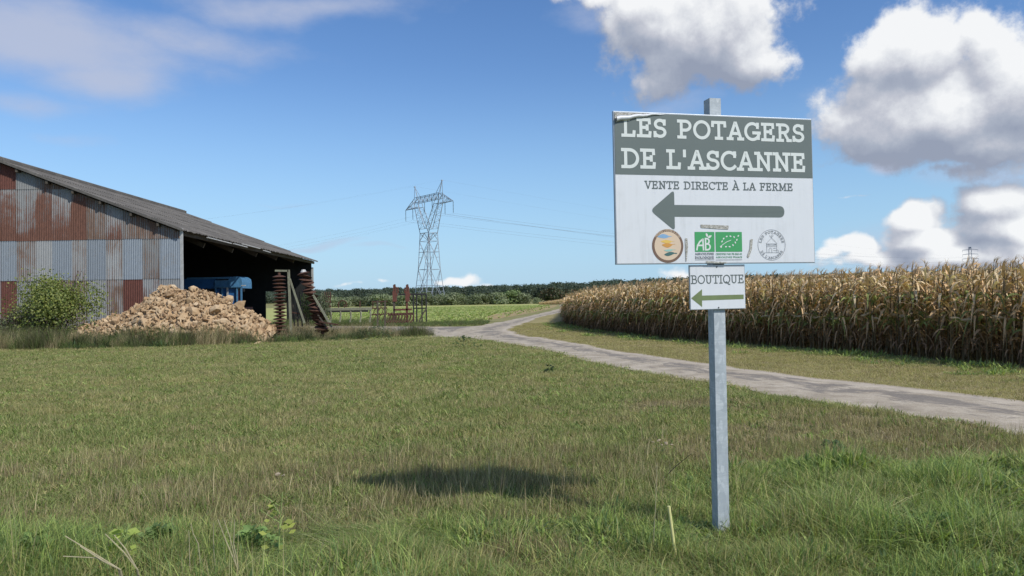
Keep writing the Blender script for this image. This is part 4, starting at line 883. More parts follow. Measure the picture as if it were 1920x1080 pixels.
def lvl(z): t = z/zw; return (bw+(W0[0]-bw)*t if z > 13 else bw+(3.2-bw)*z/13), (bw+(2.7-bw)*z/13 if z < 13 else 2.7+(W0[1]-2.7)*(z-13)/(zw-13))
zs = [0, 7.2, 13, 19.3, 23.2, zw]
for i in range(len(zs)-1):
    x0, y0 = lvl(zs[i]); x1, y1 = lvl(zs[i+1]); z0, z1 = zs[i], zs[i+1]
    for (c0_, c1_, d0, d1) in (((-x0, -y0), (x0, -y0), (-x1, -y1), (x1, -y1)), ((-x0, y0), (x0, y0), (-x1, y1), (x1, y1)), ((-x0, -y0), (-x0, y0), (-x1, -y1), (-x1, y1)), ((x0, -y0), (x0, y0), (x1, -y1), (x1, y1))):
        top = ((d0[0]+d1[0])/2, (d0[1]+d1[1])/2, z1)
        if i % 2 == 0: body.tube((*c0_, z0), top, .085, n=4); body.tube((*c1_, z0), top, .085, n=4)
        else: mid = ((c0_[0]+c1_[0])/2, (c0_[1]+c1_[1])/2, z0); body.tube(mid, (*d0, z1), .085, n=4); body.tube(mid, (*d1, z1), .085, n=4)
        body.tube((*d0, z1), (*d1, z1), .085, n=4)
        for k_ in (.35, .7):
            pa = Vector((*c0_, z0)).lerp(Vector((*d0, z1)), k_); pm = Vector((*c0_, z0)).lerp(Vector(top), k_) if i % 2 == 0 else Vector(((c0_[0]+c1_[0])/2, (c0_[1]+c1_[1])/2, z0)).lerp(Vector((*d0, z1)), k_)
            body.tube(pa, pm, .045, n=4, caps=False)
            pa = Vector((*c1_, z0)).lerp(Vector((*d1, z1)), k_); pm = Vector((*c1_, z0)).lerp(Vector(top), k_) if i % 2 == 0 else Vector(((c0_[0]+c1_[0])/2, (c0_[1]+c1_[1])/2, z0)).lerp(Vector((*d1, z1)), k_)
            body.tube(pa, pm, .045, n=4, caps=False)
body.build('body_lattice', M['steelgrey'], pyl)
for sx in (-1, 1):
    arm = MB()
    for sy in (-1, 1):
        o_ = ln((sx*W0[0], sy*W0[1], zw), (sx*8.0, sy*1.0, zc)); i_ = ln((sx*.3, sy*1.5, zw+1.5), (sx*5.2, sy*1.0, zc))
        arm.tube(o_(0), o_(1), .13, n=4); arm.tube(i_(0), i_(1), .12, n=4); lat(arm, o_, i_, 7, .055)
        arm.tube(o_(1), (sx*8.4, sy*.8, zt), .11, n=4); arm.tube(i_(1), (sx*6.0, sy*.9, zt-1.6), .1, n=4)
    for t in np.linspace(0, 1, 6): p = Vector((sx*(W0[0]+(8.0-W0[0])*t), 0, zw+(zc-zw)*t)); h_ = 1.9-.9*t; arm.tube(p+Vector((0, -h_, 0)), p+Vector((0, h_, 0)), .05, n=4)
    arm.build('window_arm', M['steelgrey'], pyl)
    ca = MB(); tip = (sx*16.2, 0, zc-.1)
    for sy in (-1, 1):
        lo = ln((sx*5.2, sy*1.0, zc), tip); up = ln((sx*8.4, sy*.8, zt), tip); ca.tube(lo(0), lo(1), .12, n=4); ca.tube(up(0), up(1), .11, n=4); lat(ca, up, lambda t, lo=lo: lo(.2+.8*t), 5, .06)
    ca.build('crossarm', M['steelgrey'], pyl)
    pk = MB(); 
    for sy in (-1, 1): pk.tube((sx*8.4, sy*.8, zt), (sx*9.3, 0, zt+4.4), .10, n=4); pk.tube((sx*6.6, sy*.8, zt+.4), (sx*9.3, 0, zt+4.4), .08, n=4)
    pk.box((sx*9.3, 0, zt+4.5), (.5, .5, .4)); pk.build('earth_wire_peak', M['steelgrey'], pyl)
br = MB()
for sy in (-1, 1):
    u_ = ln((-8.4, sy*.8, zt+.3), (8.4, sy*.8, zt+.3)); l_ = ln((-7.9, sy*.9, zt-1.7), (7.9, sy*.9, zt-1.7)); br.tube(u_(0), u_(1), .11, n=4); br.tube(l_(0), l_(1), .11, n=4); lat(br, u_, l_, 11, .07)
br.build('bridge', M['steelgrey'], pyl)
bl = MB()
for sy in (-1, 1): bl.tube((-W0[0], sy*W0[1], zw), (W0[0], sy*W0[1], zw), .12, n=4); bl.tube((-W0[0], sy*W0[1], zw), (0, sy*.6, zw-2.6), .1, n=4); bl.tube((W0[0], sy*W0[1], zw), (0, sy*.6, zw-2.6), .1, n=4)
bl.tube((0, 0, zw-2.6), (0, -3.2, 7), .1, n=4); bl.build('waist_belt', M['steelgrey'], pyl)
ins = [(-16.2, zc-.1), (-11, zc), (-2.6, zt-1.7), (2.6, zt-1.7), (11, zc), (16.2, zc-.1)]; attach = []
for x_, z_ in ins:
    m_ = MB(); m_.tube((x_, 0, z_), (x_, 0, z_-4.2), .09, n=6)
    for k in range(7): m_.tube((x_, 0, z_-.5-k*.5), (x_, 0, z_-.62-k*.5), .17, n=8)
    m_.build('insulator', M['insul'], pyl); attach.append((x_, z_-4.3))
attach += [(-9.3, zt+4.7), (9.3, zt+4.7)]
pm = Matrix.Translation(pyl.location) @ Matrix.Rotation(-R(52), 4, 'Z')
p2b = P(1821, 545, 720); rz2 = -R(35)
names = ['outer left conductor of the tall pylon', 'inner left conductor of the tall pylon', 'left window conductor of the tall pylon', 'right window conductor of the tall pylon', 'inner right conductor of the tall pylon', 'outer right conductor of the tall pylon', 'left earth wire on the pylon peak', 'right earth wire on the pylon peak']
def wirepath(a, b, sag, r, n=14): return [a.lerp(b, t)-Vector((0, 0, sag*4*t*(1-t))) for t in np.linspace(0, 1, n)]
for i, (x_, z_) in enumerate(attach):
    a = pm @ Vector((x_, 0, z_)); off = x_*.35; b = Vector((p2b.x+off, 720, 26+(4 if i > 5 else 0)+(i % 3)*4)); l = Vector((-430+x_*.5, 330+x_, z_+1))
    m_ = MB(); m_.path(wirepath(l, a, 22 if i < 6 else 16, .03, 24), .008, 4); m_.path(wirepath(a, b, 6 if i < 6 else 5, .03, 18), .028 if i < 6 else .012, 4)
    o = m_.build('power_line', M['wire']); tag(o, 'thin power line, '+names[i], 'power line', 'power lines on the tall pylon')
py2 = empty('electricity_pylon', (p2b.x, 720, 0), 'small distant pylon with three pairs of arms showing above the maize', 'pylon', rz=rz2)
zt2 = P(1821, 463, 720).z; tw = MB()
for sx in (-1, 1):
    for sy in (-1, 1): tw.path([(sx*4, sy*4, 0), (sx*1.3, sy*1.3, zt2*.55), (sx*1.1, sy*1.1, zt2-3), (sx*.8, sy*.8, zt2)], .2, 4, .16)
for k in range(12): z_ = zt2*k/12; z2 = zt2*(k+1)/12; w_ = 4-2.7*min(1, k/7); w2 = 4-2.7*min(1, (k+1)/7); tw.tube((-w_, -w_, z_), (w2, -w2, z2), .12, n=4); tw.tube((w_, -w_, z_), (-w2, -w2, z2), .12, n=4); tw.tube((-w_, w_, z_), (-w2, -w2, z2), .12, n=4)
tw.box((0, 0, zt2-.6), (1.7, 1.7, 1.2)); tw.build('tower', M['steelgrey'], py2)
for k, hw in ((0, 6.2), (1, 6.2), (2, 6.6)):
    z_ = P(1821, 468.5+8.3*k, 720).z; a_ = MB()
    for sx in (-1, 1): a_.tube((0, -.6, z_), (sx*hw, 0, z_-.1), .22, .12, n=4); a_.tube((0, .6, z_+1.0), (sx*hw, 0, z_), .2, .12, n=4); a_.tube((sx*hw, 0, z_), (sx*hw, 0, z_-2.0), .12, n=4)
    a_.build('crossarm', M['steelgrey'], py2)

# ------------------------------------------------------------------ the sign
SD = 5.06; base = P(1352, 1000, SD); YAW = math.atan2(.34, 1.42)
sign = empty('farm_sign', (base.x, SD, 0), 'farm shop signboard with a white and grey-green panel on a galvanised square post', 'sign', rz=YAW)
TOPZ = P(1334, 187, SD).z
def add_b(o, w=.003, seg=2): m = o.modifiers.new('bevel', 'BEVEL'); m.width = w; m.segments = seg; m.limit_method = 'ANGLE'; return o
post = MB(); s_ = .04; t_ = TOPZ
post.add([(x, y, z) for z in (-.3, t_) for x, y in ((-s_, -s_), (s_, -s_), (s_, s_), (-s_, s_))], [(0, 1, 5, 4), (1, 2, 6, 5), (2, 3, 7, 6), (3, 0, 4, 7)])
s2 = s_-.004
post.add([(x, y, z) for z in (t_-.4, t_) for x, y in ((-s2, -s2), (s2, -s2), (s2, s2), (-s2, s2))], [(4, 5, 1, 0), (5, 6, 2, 1), (6, 7, 3, 2), (7, 4, 0, 3)])
k_ = 8; post.f += [(4, 5, k_+5, k_+4), (5, 6, k_+6, k_+5), (6, 7, k_+7, k_+6), (7, 4, k_+4, k_+7)]
post.build('post', M['post'], sign)
# panel plane in world, to read picture points into panel coordinates
RS = Matrix.Rotation(YAW, 3, 'Z'); PF = -.078      # front face of the big panel, local y
def onpanel(px, py, yl=PF):
    r = ray(px, py); n = RS @ Vector((0, 1, 0)); o_ = Vector(sign.location)+RS @ Vector((0, yl, 0)); t = (o_-Vector((0, 0, EYE))).dot(n)/r.dot(n)
    q = RS.transposed() @ (Vector((0, 0, EYE))+r*t-Vector(sign.location)); return q.x, q.z
cor = [onpanel(*p) for p in ((1150, 208), (1522, 223), (1528, 493), (1155, 496))]
XL = (cor[0][0]+cor[3][0])/2; XR = (cor[1][0]+cor[2][0])/2; ZT = (cor[0][1]+cor[1][1])/2; ZB = (cor[2][1]+cor[3][1])/2
print('panel', [tuple(round(a, 3) for a in c) for c in cor], XR-XL, ZT-ZB)
# the whole board hangs very slightly askew, as in the photograph
SK = math.atan2(cor[1][1]-cor[0][1]+cor[2][1]-cor[3][1], 2*(XR-XL)); SV = 0.0
W_ = XR-XL; H_ = ZT-ZB; cxp, czp = (XL+XR)/2, (ZT+ZB)/2
M['white'] = simple('white_panel_vinyl', (.60, .64, .69), .42, 0, .03, 3)
def vinyl():
    m, N, b, out = new_mat('weathered_white_vinyl'); tc = N.n('ShaderNodeTexCoord').outputs['Object']
    a = N.noise(N.mapping(tc, (14, 1, .9)), 2.0, 5, .65); c = N.noise(tc, 5, 4, .6)
    f = N.m('ADD', N.m('MULTIPLY', a, .6), N.m('MULTIPLY', c, .4)); N.put(b.inputs['Base Color'], N.ramp(f, [(.28, (.50, .53, .56)), (.48, (.595, .63, .675)), (.7, (.62, .655, .70))])); b.inputs['Roughness'].default_value = .42; return m
M['white'] = vinyl()
M['slate'] = simple('grey_green_vinyl', (.115, .145, .140), .42, 0, .05, 3)
M['slate_text'] = simple('slate_text_vinyl', (.10, .125, .125), .45, 0, .05, 3)
M['txtwhite'] = simple('white_lettering', (.60, .65, .64), .42, 0, .03, 3)
M['edge'] = simple('aluminium_edge', (.36, .40, .44), .4, .5, .1, 20)
M['olive'] = simple('olive_green_vinyl', (.155, .21, .09), .5, 0, .12, 10)
M['logogreen'] = simple('organic_green_print', (.045, .30, .105), .45, 0, .04, 3)
M['brownring'] = simple('brown_ring_print', (.16, .10, .07), .5, 0, .1, 8)
M['beige'] = simple('beige_print', (.60, .48, .36), .5, 0, .05, 5)
M['lblue'] = simple('sky_blue_print', (.20, .36, .56), .5, 0, .1, 5); M['yel'] = simple('wheat_yellow_print', (.66, .45, .10), .5, 0, .1, 5); M['ora'] = simple('ochre_print', (.55, .27, .06), .5, 0, .1, 5)
M['mint'] = simple('mint_print', (.28, .50, .46), .5, 0, .1, 5); M['dgreen'] = simple('dark_teal_print', (.045, .13, .13), .5, 0, .1, 5)
M['greytxt'] = simple('grey_print', (.20, .22, .24), .5, 0, .05, 5); M['mutegreen'] = simple('muted_green_print', (.12, .30, .18), .5, 0, .05, 5)
def scrap_mat():
    m, N, b, out = new_mat('scraped_sticker_residue'); tc = N.n('ShaderNodeTexCoord').outputs['Object']
    f = N.noise(N.mapping(tc, (60, 1, 200)), 1.2, 6, .7, 1); N.put(b.inputs['Base Color'], N.ramp(f, [(.35, (.10, .10, .09)), (.5, (.30, .30, .27)), (.6, (.6, .6, .58))])); b.inputs['Roughness'].default_value = .8; return m
M['scrap'] = scrap_mat()
big = bpy.data.objects.new('main_panel', None)
bigm = MB().box((0, 0.011, 0), (W_, .022, H_)); big = bigm.build('main_panel', [M['edge']], sign); big.location = (cxp, PF, czp); big.rotation_euler = (0, -SK, 0); add_b(big, .002)
def L2(px, py):   # picture point -> panel coordinates (centre origin, x right, z up)
    x, z = onpanel(px, py); dx, dz = x-cxp, z-czp; c, s = math.cos(SK), math.sin(SK); return dx*c+dz*s, -dx*s+dz*c
def flat(name, polys, mat, lift, parent, thick=0):
    V = []; F = []
    for i, poly in enumerate(polys):
        k = len(V); V += [(x, -lift-.00004*i, z) for x, z in poly]; F.append(tuple(range(k, k+len(poly))))
    o = mesh(name, V, F, M[mat], parent)
    return o
def rect(x0, z0, x1, z1): return [(x0, z0), (x1, z0), (x1, z1), (x0, z1)]
flat('white_face', [rect(-W_/2+.006, -H_/2+.006, W_/2-.005, H_/2-.006)], 'white', .0015, big)
zband = (L2(1153, 326)[1]+L2(1524, 335)[1])/2
flat('title_band', [rect(-W_/2+.007, zband, W_/2-.006, H_/2-.008)], 'slate', .003, big)
# slab-serif stroke alphabet, cap height 1
def arc(cx, cz, rx, rz, a0, a1, n=12): return [(cx+rx*math.cos(R(a0+(a1-a0)*i/n)), cz+rz*math.sin(R(a0+(a1-a0)*i/n))) for i in range(n+1)]
def sf(x, z, l=.17, r=.17): return [(x-l, z), (x+r, z)]
GL = {
 'L': (.74, [[(.20, 0), (.20, 1)], sf(.20, 1), [(.03, 0), (.66, 0)], [(.66, 0), (.68, .24)]]),
 'E': (.80, [[(.20, 0), (.20, 1)], [(.03, 1), (.68, 1)], [(.68, 1), (.69, .80)], [(.03, 0), (.70, 0)], [(.70, 0), (.72, .22)], [(.20, .52), (.56, .52)], [(.56, .63), (.56, .41)]]),
 'F': (.76, [[(.20, 0), (.20, 1)], [(.03, 1), (.68, 1)], [(.68, 1), (.69, .78)], sf(.20, 0, .17, .20), [(.20, .50), (.55, .50)], [(.55, .61), (.55, .39)]]),
 'S': (.72, [arc(.36, .755, .26, .245, 20, 270, 14)+arc(.36, .255, .29, .255, 90, -160, 14)[1:], [(.62, .98), (.615, .76)], [(.07, .24), (.07, .01)]]),
 'P': (.80, [[(.20, 0), (.20, 1)], sf(.20, 0, .17, .22), [(.03, 1), (.44, 1)]+arc(.44, .72, .28, .28, 90, -90, 14)[1:]+[(.20, .44)]]),
 'R': (.86, [[(.20, 0), (.20, 1)], sf(.20, 0), [(.03, 1), (.44, 1)]+arc(.44, .75, .27, .25, 90, -90, 14)[1:]+[(.20, .50)], [(.46, .50), (.72, 0)], [(.66, 0), (.86, 0)]]),
 'B': (.84, [[(.20, 0), (.20, 1)], [(.03, 1), (.44, 1)]+arc(.44, .765, .24, .235, 90, -90, 12)[1:]+[(.20, .53)], [(.46, .53)]+arc(.48, .265, .28, .265, 90, -90, 12)+[(.03, 0)]]),
 'D': (.92, [[(.20, 0), (.20, 1)], [(.03, 1), (.40, 1)]+arc(.40, .5, .44, .5, 90, -90, 20)[1:]+[(.03, 0)]]),
 'O': (.96, [arc(.48, .5, .43, .51, 90, 450, 28)]),
 'Q': (.96, [arc(.48, .5, .43, .51, 90, 450, 28), [(.42, .16), (.62, .02), (.72, -.16), (.90, -.18)]]),
 'T': (.80, [[(.40, 0), (.40, 1)], sf(.40, 0, .18, .18), [(.04, 1), (.76, 1)], [(.04, 1), (.03, .78)], [(.76, 1), (.77, .78)]]),
 'A': (.90, [[(.12, 0), (.44, 1), (.50, 1), (.80, 0)], [(.0, 0), (.28, 0)], [(.64, 0), (.92, 0)], [(.22, .34), (.70, .34)]]),
 'V': (.86, [[(.12, 1), (.43, 0), (.46, 0), (.76, 1)], [(.0, 1), (.27, 1)], [(.61, 1), (.88, 1)]]),
 'G': (.92, [arc(.48, .5, .42, .51, 42, 330, 24), [(.80, 1.0), (.79, .76)], [(.84, .42), (.84, .06)], [(.54, .42), (.92, .42)]]),
 'C': (.86, [arc(.48, .5, .42, .51, 42, 318, 24), [(.79, 1.0), (.785, .76)]]),
 'N': (.98, [[(.20, 0), (.20, 1)], [(.20, 1), (.78, 0)], [(.78, 0), (.78, 1)], sf(.20, 0, .17, .17), [(.03, 1), (.24, 1)], sf(.78, 1, .17, .17)]),
 'M': (1.14, [[(.20, 0), (.22, 1)], [(.22, 1), (.57, .12)], [(.57, .12), (.92, 1)], [(.92, 1), (.94, 0)], sf(.20, 0, .17, .15), sf(.94, 0, .15, .17), [(.05, 1), (.25, 1)], [(.89, 1), (1.09, 1)]]),
 'I': (.46, [[(.23, 0), (.23, 1)], sf(.23, 1), sf(.23, 0)]),
 'U': (.94, [[(.20, 1), (.20, .34)]+arc(.46, .32, .26, .32, 180, 360, 14)[1:]+[(.72, 1)], sf(.20, 1), sf(.72, 1)]),
 "'": (.26, [[(.13, 1.02), (.13, .72)]]), '-': (.45, [[(.06, .45), (.38, .45)]]), ' ': (.42, []), 'À': (.90, None), '0': (.8, [arc(.4, .5, .3, .51, 90, 450, 22)]), '1': (.5, [[(.25, 0), (.25, 1), (.08, .82)], sf(.25, 0)]), '&': (.9, [arc(.42, .76, .2, .23, -60, 200, 14)+[(.30, .62), (.82, 0)], arc(.36, .28, .28, .28, 120, 400, 14)]),
}
GL['À'] = (.90, GL['A'][1]+[[(.30, 1.34), (.46, 1.16)]])
def ribbon(pts, w):
    p = [Vector((a, b)) for a, b in pts]; n = len(p); Lf = []; Rt = []
    closed = (p[0]-p[-1]).length < 1e-5
    for i in range(n):
        if closed: a = p[i-1] if i else p[n-2]; b = p[i+1] if i < n-1 else p[1]
        else: a = p[max(i-1, 0)]; b = p[min(i+1, n-1)]
        d1 = (p[i]-a); d2 = (b-p[i]); d1 = d1.normalized() if d1.length > 1e-9 else d2.normalized(); d2 = d2.normalized() if d2.length > 1e-9 else d1
        t = (d1+d2); t = t.normalized() if t.length > 1e-6 else d1; nn = Vector((-t.y, t.x)); m = 1/max(.45, nn.dot(Vector((-d1.y, d1.x))))
        ext = Vector((0, 0))
        if not closed and i == 0: ext = -d2*w*.42
        if not closed and i == n-1: ext = d1*w*.42
        Lf.append(p[i]+nn*w/2*m+ext); Rt.append(p[i]-nn*w/2*m+ext)
    return [[tuple(Rt[i]), tuple(Rt[i+1]), tuple(Lf[i+1]), tuple(Lf[i])] for i in range(n-1)]
def lettering(name, text, x0, x1, zbase, cap, wt, mat, lift, parent, track=.06, curve=None, wx=None, serif=True, split=False):
    """text from x0 to x1 with cap height cap; curve=(cx, cz, r, a_mid, sign) sets it on a circle"""
    adv = sum(GL[c][0]+track for c in text)-track; sx = (x1-x0)/adv if x0 is not None else cap*(wx or 1); V = []; F = []; x = 0; li = 0
    for ch in text:
        wd, strokes = GL[ch]
        for s_i, st in enumerate(strokes):
            if not serif and s_i > 0 and len(st) == 2 and abs(st[0][1]-st[1][1]) < .02 and (st[0][1] in (0, 1)) and abs(st[1][0]-st[0][0]) < .5 and ch not in 'LTE-': continue
            q = [((a+x)*sx, wt*cap/2+b*(cap-wt*cap)) for a, b in st]; li += 1
            for poly in ribbon(q, wt*cap):
                k = len(V)
                for a, b in poly:
                    if curve:
                        cx, cz, rr, am, sg = curve; s_ = a-adv*sx/2; an = am-sg*s_/rr; rad = rr+b if sg > 0 else rr-b
                        V.append((cx+rad*math.cos(an), -lift-.00003*(li % 9), cz+rad*math.sin(an)))
                    else: V.append((x0+a, -lift-.00003*(li % 9), zbase+b))
                F.append((k, k+1, k+2, k+3))
        x += wd+track
        if split and V: mesh('letter', V, F, M[mat], parent); V = []; F = []
    return mesh(name, V, F, M[mat], parent) if V else None
def line(px0, px1, pyb0, pyb1, pyt0):
    a = L2(px0, pyb0); b = L2(px1, pyb1); c = L2(px0, pyt0); return a[0], b[0], (a[1]+b[1])/2, c[1]-a[1]
def on_line(name, text, px0, px1, yb0, yb1, yt0, wt, mat, lift, parent, track, **k):
    x0, x1, zb, cap = line(px0, px1, yb0, yb1, yt0); return lettering(name, text, x0, x1, zb, cap, wt, mat, lift, parent, track, **k)
on_line('title_lettering', 'LES POTAGERS', 1166, 1507, 256.2, 268.0, 219.8, .165, 'txtwhite', .0045, big, .13, split=True)
on_line('title_lettering', "DE L'ASCANNE", 1166, 1509, 315.5, 323.2, 277.5, .165, 'txtwhite', .0045, big, .10, split=True)
on_line('subtitle_lettering', 'VENTE DIRECTE À LA FERME', 1209, 1486, 353.8, 358.2, 338.8, .125, 'slate_text', .0035, big, .12)
# big arrow with rounded corners
def rounded(pts, rad):
    out = []; n = len(pts)
    for i in range(n):
        p0, p1, p2 = (Vector(pts[i-1]), Vector(pts[i]), Vector(pts[(i+1) % n])); r_ = rad[i]
        if r_ <= 0: out.append(tuple(p1)); continue
        a = p1+(p0-p1).normalized()*r_; b = p1+(p2-p1).normalized()*r_
        for k in range(7): t = k/6; out.append(tuple(a*(1-t)**2+p1*2*t*(1-t)+b*t*t))
    return out
tipx, tipz = L2(1219, 394.5); hx, htz = L2(1263.5, 356); _, hbz = L2(1263.5, 433); ex, etz = L2(1470, 386.5); _, stz = L2(1265, 384.3); _, sbz = L2(1265, 406.3)
ar = rounded([(tipx, tipz), (hx, hbz), (hx, sbz), (ex, sbz), (ex, stz), (hx, stz), (hx, htz)], [.035, .028, 0, .038, .038, 0, .028])
def tri_fill(name, poly, mat, lift, parent):
    bm = bmesh.new(); vs = [bm.verts.new((x, -lift, z)) for x, z in poly]; f = bm.faces.new(vs); f.normal_update(); bmesh.ops.triangulate(bm, faces=[f]); me = bpy.data.meshes.new(name); bm.to_mesh(me); bm.free(); me.materials.append(M[mat]); o = bpy.data.objects.new(name, me); COL.objects.link(o); o.parent = parent; return o
tri_fill('arrow', ar, 'slate', .003, big)
# logos
def disc(cx, cz, r, n=40): return [(cx+r*math.cos(2*math.pi*i/n), cz+r*math.sin(2*math.pi*i/n)) for i in range(n)]
lx, lz = L2(1251.8, 461.2); LR = .107
lg = flat('round_logo', [disc(lx, lz, LR)], 'brownring', .003, big)
flat('logo_centre', [disc(lx, lz, LR*.85)], 'beige', .0036, lg)
lettering('logo_lettering', "TERRES D'EURE & LOIR", None, None, 0, .012, .16, 'beige', .0042, lg, .05, curve=(lx, lz, LR*.875, math.pi/2, 1))
def swoosh(cx, cz, w, h, seed):
    r = random.Random(seed); top = []; bot = []
    for i in range(11):
        t = i/10; x = cx-w/2+w*t; e = math.sin(math.pi*min(1, t*1.15+.05)) if t < .9 else .25*(1-t)*4; top.append((x, cz+h*.5*e+.10*h*math.sin(t*5+seed)+h*.25*t)); bot.append((x, cz-h*.5*e+.12*h*math.sin(t*6+seed)+h*.15*t))
    return top+bot[::-1]
for i, (dx, dz, w, h, mt) in enumerate(((-.02, .058, .098, .026, 'lblue'), (.0, .026, .096, .020, 'yel'), (.006, .004, .092, .026, 'ora'), (.014, -.028, .080, .014, 'mint'), (.018, -.052, .086, .024, 'dgreen'))):
    flat('painted_stripe', [swoosh(lx+dx, lz+dz, w, h, i)[::-1]], mt, .0042+.0002*i, lg)
gx0_, gz1_ = L2(1302, 434.8); gx1_, gz0_ = L2(1391.3, 471.8); gxm, _ = L2(1339.2, 450); gxm2, _ = L2(1341.4, 450)
ab = flat('organic_logo', [rect(gx0_, gz0_, gxm, gz1_)], 'logogreen', .003, big); eu = flat('leaf_logo', [rect(gxm2, gz0_, gx1_, gz1_)], 'logogreen', .003, big)
gw = gxm-gx0_; gh = gz1_-gz0_
def strk(name, strokes, ox, oz, sc, wt, mat, lift, parent):
    V = []; F = []
    for li, st in enumerate(strokes):
        for poly in ribbon([(ox+a*sc, oz+b*sc) for a, b in st], wt):
            k = len(V); V += [(a, -lift-.00003*(li % 7), b) for a, b in poly]; F.append((k, k+1, k+2, k+3))
    return mesh(name, V, F, M[mat], parent)
strk('emblem_letters', [[(.10, .10), (.14, .3), (.26, .50), (.42, .62), (.44, .62), (.46, .10)], [(.14, .32), (.46, .32)], [(.58, .10), (.58, .66)], [(.58, .66)]+arc(.66, .53, .12, .13, 90, -90, 8)+[(.58, .39)], [(.58, .39)]+arc(.68, .245, .15, .145, 90, -90, 8)+[(.58, .10)]], gx0_, gz0_, gh, .0105, 'txtwhite', .0038, ab)
def leafp(cx, cz, l, w, an): return [(cx+l*t*math.cos(an)-s_*math.sin(an), cz+l*t*math.sin(an)+s_*math.cos(an)) for t, s_ in [(-.5, 0), (-.2, -w), (.15, -w), (.5, 0), (.15, w), (-.2, w)]]
flat('emblem_leaf', [leafp(gx0_+gh*.66, gz0_+gh*.84, gh*.24, gh*.055, R(115)), leafp(gx0_+gh*.82, gz0_+gh*.76, gh*.26, gh*.055, R(30))], 'txtwhite', .0042, ab)
ew = gx1_-gxm2; st_ = []
for (u, v, an) in ((.24, .52, 60), (.30, .66, 40), (.42, .77, 15), (.56, .78, -20), (.70, .74, -50), (.86, .80, 40), (.80, .60, 60), (.74, .46, -70), (.65, .33, -40), (.52, .25, -10), (.38, .25, 10), (.20, .24, 45)):
    st_.append(leafp(gxm2+ew*u, gz0_+gh*v, gh*.13, gh*.035, R(an)))
flat('leaf_stars', st_, 'txtwhite', .0038, eu)
strk('leaf_midrib', [[(.24, .26), (.42, .38), (.62, .50), (.84, .58)]], gxm2, gz0_, gh, .004, 'txtwhite', .0045, eu)
on_line('small_print', 'AGRICULTURE', 1303, 1338, 478.5, 478.5, 473.9, .2, 'greytxt', .003, ab, .14, serif=False); on_line('small_print', 'BIOLOGIQUE', 1303, 1338, 485.3, 485.3, 480.4, .2, 'greytxt', .003, ab, .14, serif=False)
on_line('small_print', "CERTIFIE PAR FR-BIO-01", 1342, 1391, 478.3, 478.3, 474.6, .17, 'mutegreen', .003, eu, .14, serif=False); on_line('small_print', 'AGRICULTURE FRANCE', 1342, 1391, 484.0, 484.0, 480.6, .17, 'mutegreen', .003, eu, .14, serif=False)
for a, b in ((1303, 1339), (1342, 1391)):
    x0, z0 = L2(a, 488.2); x1, z1 = L2(b, 487); flat('rule', [rect(x0, z1-.0015, x1, z1+.0015)], 'greytxt', .003, ab)
rx0, rz0 = L2(1446.5, 459.3); RR = .100
ol = strk('tower_logo', [[(math.cos(R(a)), math.sin(R(a))) for a in range(0, 361, 9)]], rx0, rz0, RR, .0022, 'greytxt', .003, big)
lettering('logo_lettering', 'LES POTAGERS', None, None, 0, .017, .15, 'greytxt', .0035, ol, .28, curve=(rx0, rz0, RR*.76, math.pi/2, 1))
lettering('logo_lettering', "DE L'ASCANNE", None, None, 0, .017, .15, 'greytxt', .0035, ol, .24, curve=(rx0, rz0, RR*.93, -math.pi/2, -1))
strk('tower_drawing', [[(-.36, -.5), (-.36, .08), (.36, .08), (.36, -.5)], [(-.40, .10), (0, .46), (.40, .10)], [(-.40, .0), (.40, .0)], [(-.38, -.1), (.38, -.1)], arc(0, .1, .38, .1, 180, 360, 8), [(-.5, -.5), (.5, -.5)],
     [(-.2, -.5), (-.2, -.3)]+arc(-.1, -.3, .1, .1, 180, 0, 6)+[(0, -.3), (0, -.5)], arc(0, .62, .12, .10, 160, 380, 8), [(0, .46), (0, .60), (.08, .72)], [(.1, -.22), (.3, -.22)], [(.12, -.36), (.34, -.36)], [(.36, -.3), (.48, -.36), (.5, -.5)]], rx0, rz0, RR, .0020, 'greytxt', .004, ol)
# scraped sticker remains
for pts in (((1313, 421), (1366, 423), (1365, 430), (1350, 429.5), (1314, 427)), ((1284, 447), (1288, 446.5), (1289.5, 462), (1287, 490), (1285.2, 490), (1284.5, 470)), ((1406, 449), (1411, 448), (1409, 468), (1403, 484), (1400, 481), (1405, 466)), ((1323, 489.3), (1362, 491.5), (1364, 493.6), (1324, 493.2))):
    flat('sticker_residue', [[L2(*p) for p in pts][::-1]], 'scrap', .0048, big)
# peeling vinyl corner
tl = (-W_/2+.008, H_/2-.008)
flat('bare_corner', [[tl, (tl[0]+.34, tl[1]), (tl[0]+.02, tl[1]-.045), (tl[0], tl[1]-.055)][::-1]], 'scrap', .0040, big)
V = []; F = []
for i in range(12):
    t = i/11; x = tl[0]+.006+.33*t; z = tl[1]-.052*(1-t)**1.3-.002; w_ = .026*(1-t)**.8+.002
    for k, (dy, dz) in enumerate(((0, -.15), (.35, -.35), (.75, .05), (.85, .5), (.5, .85), (.15, .7))): V.append((x, -.004-dy*w_*1.1, z+dz*w_+.003*math.sin(i*1.7)))
    if i:
        for k in range(5): b = (i-1)*6+k; F.append((b, b+1, b+7, b+6))
mesh('peeling_vinyl', V, F, M['white'], big, smooth=True)
